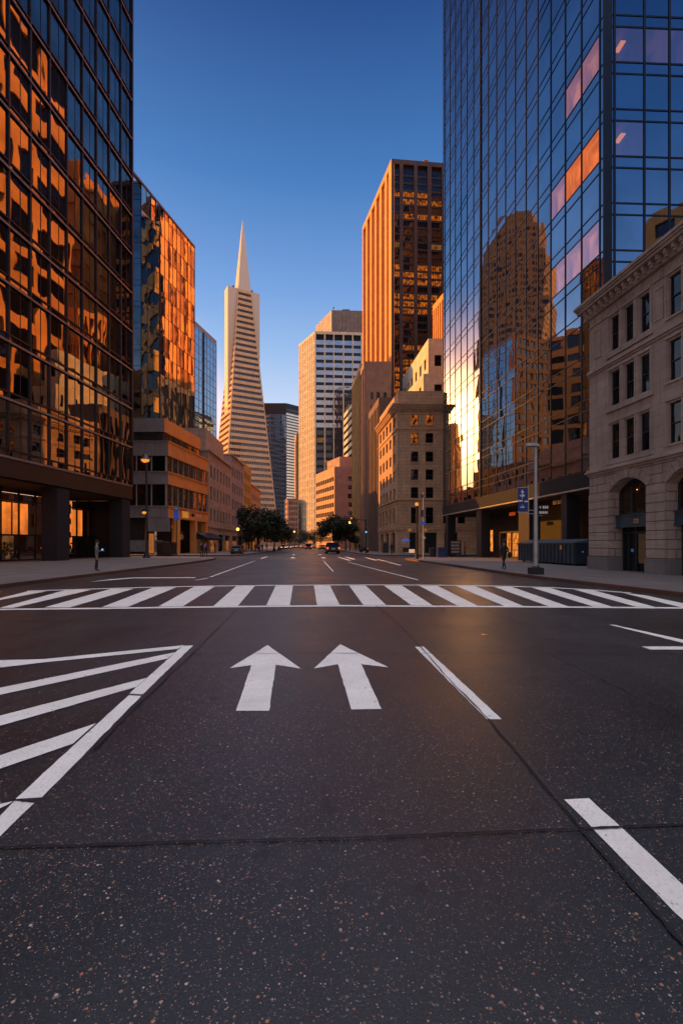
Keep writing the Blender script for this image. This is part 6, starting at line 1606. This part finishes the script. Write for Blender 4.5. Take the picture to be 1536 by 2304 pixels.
# ================================================================ vehicles
def car(label, x, y, rz, paint='carblack', kind='suv', lights='tail', group=None, z=.0):
    """local +Y is forward"""
    t = thing('parked_car' if lights is None else 'car', label, 'car', (x, y, z), group, rz)
    Lc, W, H = (4.7, 1.86, 1.78) if kind == 'suv' else (4.4, 1.76, 1.42)
    prof = [(-Lc / 2, .42), (-Lc / 2, .95), (-Lc / 2 + .12, 1.02), (-Lc / 2 + .35 if kind == 'suv' else -Lc / 2 + .9, H - .04), (.25, H), (1.05, 1.05), (Lc / 2 - .15, .88), (Lc / 2, .62), (Lc / 2, .35)]
    b = MB()
    def wd(z_): return W / 2 if z_ < 1.06 else W / 2 - .2 * (z_ - 1.05) / (H - 1.05)
    n = len(prof); ring = [prof[i] for i in range(n)] + [(Lc / 2 - .3, .25), (-Lc / 2 + .3, .25)]
    for i in range(len(ring)):
        a, c = ring[i], ring[(i + 1) % len(ring)]; b.face([(-wd(a[1]), a[0], a[1]), (wd(a[1]), a[0], a[1]), (wd(c[1]), c[0], c[1]), (-wd(c[1]), c[0], c[1])])
    low = [(q[0], min(q[1], 1.04)) for q in ring]
    for sx in (-1, 1):
        b.face([(sx * W / 2, q[0], q[1]) for q in low]); up = [q for q in prof if q[1] > 1.0]; rr = [(up[0][0], 1.04)] + up[1:-1] + [(up[-1][0], 1.04)]
        b.face([(sx * wd(q[1]), q[0], q[1]) for q in rr])
    b.build('body', paint, t)
    r0, r1 = prof[2], prof[3]; lerp = lambda a, c, t_: (a[0] + (c[0] - a[0]) * t_, a[1] + (c[1] - a[1]) * t_)
    for (a, c, off, nm_) in ((r0, r1, -.012, 'rear_window'), (prof[5], prof[4], .012, 'windscreen')):
        g = MB(); p, q = lerp(a, c, .14), lerp(a, c, .86); g.face([(-wd(p[1]) + .12, p[0] + off, p[1]), (wd(p[1]) - .12, p[0] + off, p[1]), (wd(q[1]) - .12, q[0] + off, q[1]), (-wd(q[1]) + .12, q[0] + off, q[1])]); g.build(nm_, 'pane_dark', t)
    for sx in (-1, 1):
        s = MB(); z0, z1 = 1.08, H - .12
        for (ya, yb) in ((r1[0] - .05, -.35), (-.28, .55)): s.face([(sx * (wd(z0) + .006), ya, z0), (sx * (wd(z0) + .006), yb + .25, z0), (sx * (wd(z1) + .006), yb, z1), (sx * (wd(z1) + .006), ya + .15, z1)])
        s.build('side_window', 'pane_dark', t)
        for yy in (-Lc / 2 + .85, Lc / 2 - .85):
            w_ = MB(); w_.tube([(sx * (W / 2 - .2), yy, .34), (sx * (W / 2 + .01), yy, .34)], .34, 16); o = w_.build('wheel', 'tyre', t)
            h = MB(); h.tube([(sx * (W / 2 + .0), yy, .34), (sx * (W / 2 + .022), yy, .34)], .19, 12); hh = h.build('rim', 'steel', o)
        l = MB(); l.abox(sx * (W / 2 - .12) - .1, sx * (W / 2 - .12) + .1, -Lc / 2 - .02, -Lc / 2 + .01, .72, 1.02); l.build('tail_light', 'tail' if lights else 'redcloth', t)
        l = MB(); l.abox(sx * (W / 2 - .3) - .16, sx * (W / 2 - .3) + .16, Lc / 2 - .03, Lc / 2 + .02, .62, .78); l.build('headlight', 'head' if lights == 'head' else 'white', t)
    l = MB(); l.abox(-.26, .26, -Lc / 2 - .02, -Lc / 2 - .001, .7, .82); l.build('number_plate', 'white', t)
    l = MB(); l.abox(-W / 2 + .03, W / 2 - .03, -Lc / 2 - .07, -Lc / 2 + .1, .4, .6); l.abox(-W / 2 + .03, W / 2 - .03, Lc / 2 - .1, Lc / 2 + .06, .32, .5); l.build('bumper', 'frame', t)
    return t
A6 = math.radians(6)
x, y = P(747, 86); SUV = car('dark sport utility car seen from behind with red tail lights, right lane', x, y, A6, 'carblack', 'suv')
SUV.scale = (1.22, 1.1, 1.12)
x, y = P(529, 77); car('black car parked at the left kerb before the masonry row', x + .4, y, A6, 'carblack', 'sedan', None)
x, y = P(693, 150); car('dark car in the middle of the far street, tail lights lit', x, y, A6, 'carblack', 'suv')
x, y = P(724, 140); car('grey car in the right lane beyond the dark sport utility car', x, y, A6, 'cargrey', 'sedan')
cs = car('oncoming car with bright headlights, nearest in the left lanes', *P(650, 165), math.pi + A6, 'cargrey', 'sedan', 'head')
for i, (px, Y, lab) in enumerate([(638, 150, 'oncoming car with headlights near the left kerb trees'), (662, 200, 'third oncoming car with headlights, mid street'), (672, 240, 'fourth oncoming car, far away in the haze of lights'), (655, 225, 'far oncoming car behind the left row')]):
    c = copy_tree(cs); c['label'] = lab; x, y = P(px, Y); c.location = (x, y, 0)
cs2 = car('small car with red tail lights driving away near the street centre', *P(682, 175), A6, 'carwhite', 'sedan')
for i, (px, Y, lab) in enumerate([(706, 190, 'white car driving away, right of the street centre'), (716, 215, 'farther car driving away at the street end'), (690, 235, 'farthest car driving away in the centre'), (734, 165, 'car driving away close to the right kerb')]):
    c = copy_tree(cs2); c['label'] = lab; x, y = P(px, Y); c.location = (x, y, 0)
def motorbike(label, x, y, rz):
    t = thing('motorcycle', label, 'motorcycle', (x, y, .15), 'motorcycles at the kerb', rz)
    for yy in (-.65, .65): w_ = MB(); w_.tube([(-.06, yy, .32), (.06, yy, .32)], .32, 16); w_.build('wheel', 'tyre', t)
    b = MB(); b.ball((0, .12, .85), .25, 10, 7, sc=(.8, 1.3, .7)); b.ball((0, 0, .5), .24, 10, 7, sc=(.7, 1.4, .9)); b.tube([(0, .65, .32), (0, .45, 1.0)], .04, 8); b.tube([(-.35, .4, 1.08), (0, .48, 1.0), (.35, .4, 1.08)], .025, 8); b.build('frame', 'carblack', t)
    s = MB(); s.ball((0, -.4, .82), .22, 10, 7, sc=(.7, 1.6, .35)); s.build('seat', 'tyre', t)
    l = MB(); l.ball((0, -.72, .75), .06, 8, 6); l.build('tail_light', 'tail', t)
x, y = P(617, 105); motorbike('parked motorcycle at the left kerb right of the large tree', x, y, .4)
x, y = P(628, 112); motorbike('second parked motorcycle, farther along the left kerb', x, y, .5)
x, y = P(819, 86); motorbike('dark motorcycle on the far right pavement corner', x, y, .9)
# small litter on the road
for (px, py, lab) in ((1089, 1431, 'small orange scrap on the road beyond the right arrow'),):
    x, y = G(px, py); t = thing('litter', lab, 'litter', (x, y, .01)); m = MB(); m.face([(-.06, -.02, .01), (.05, -.03, .02), (.07, .03, .01), (-.04, .03, .03)]); m.build('scrap', 'pier_orange' if px < 1200 else 'white', t)
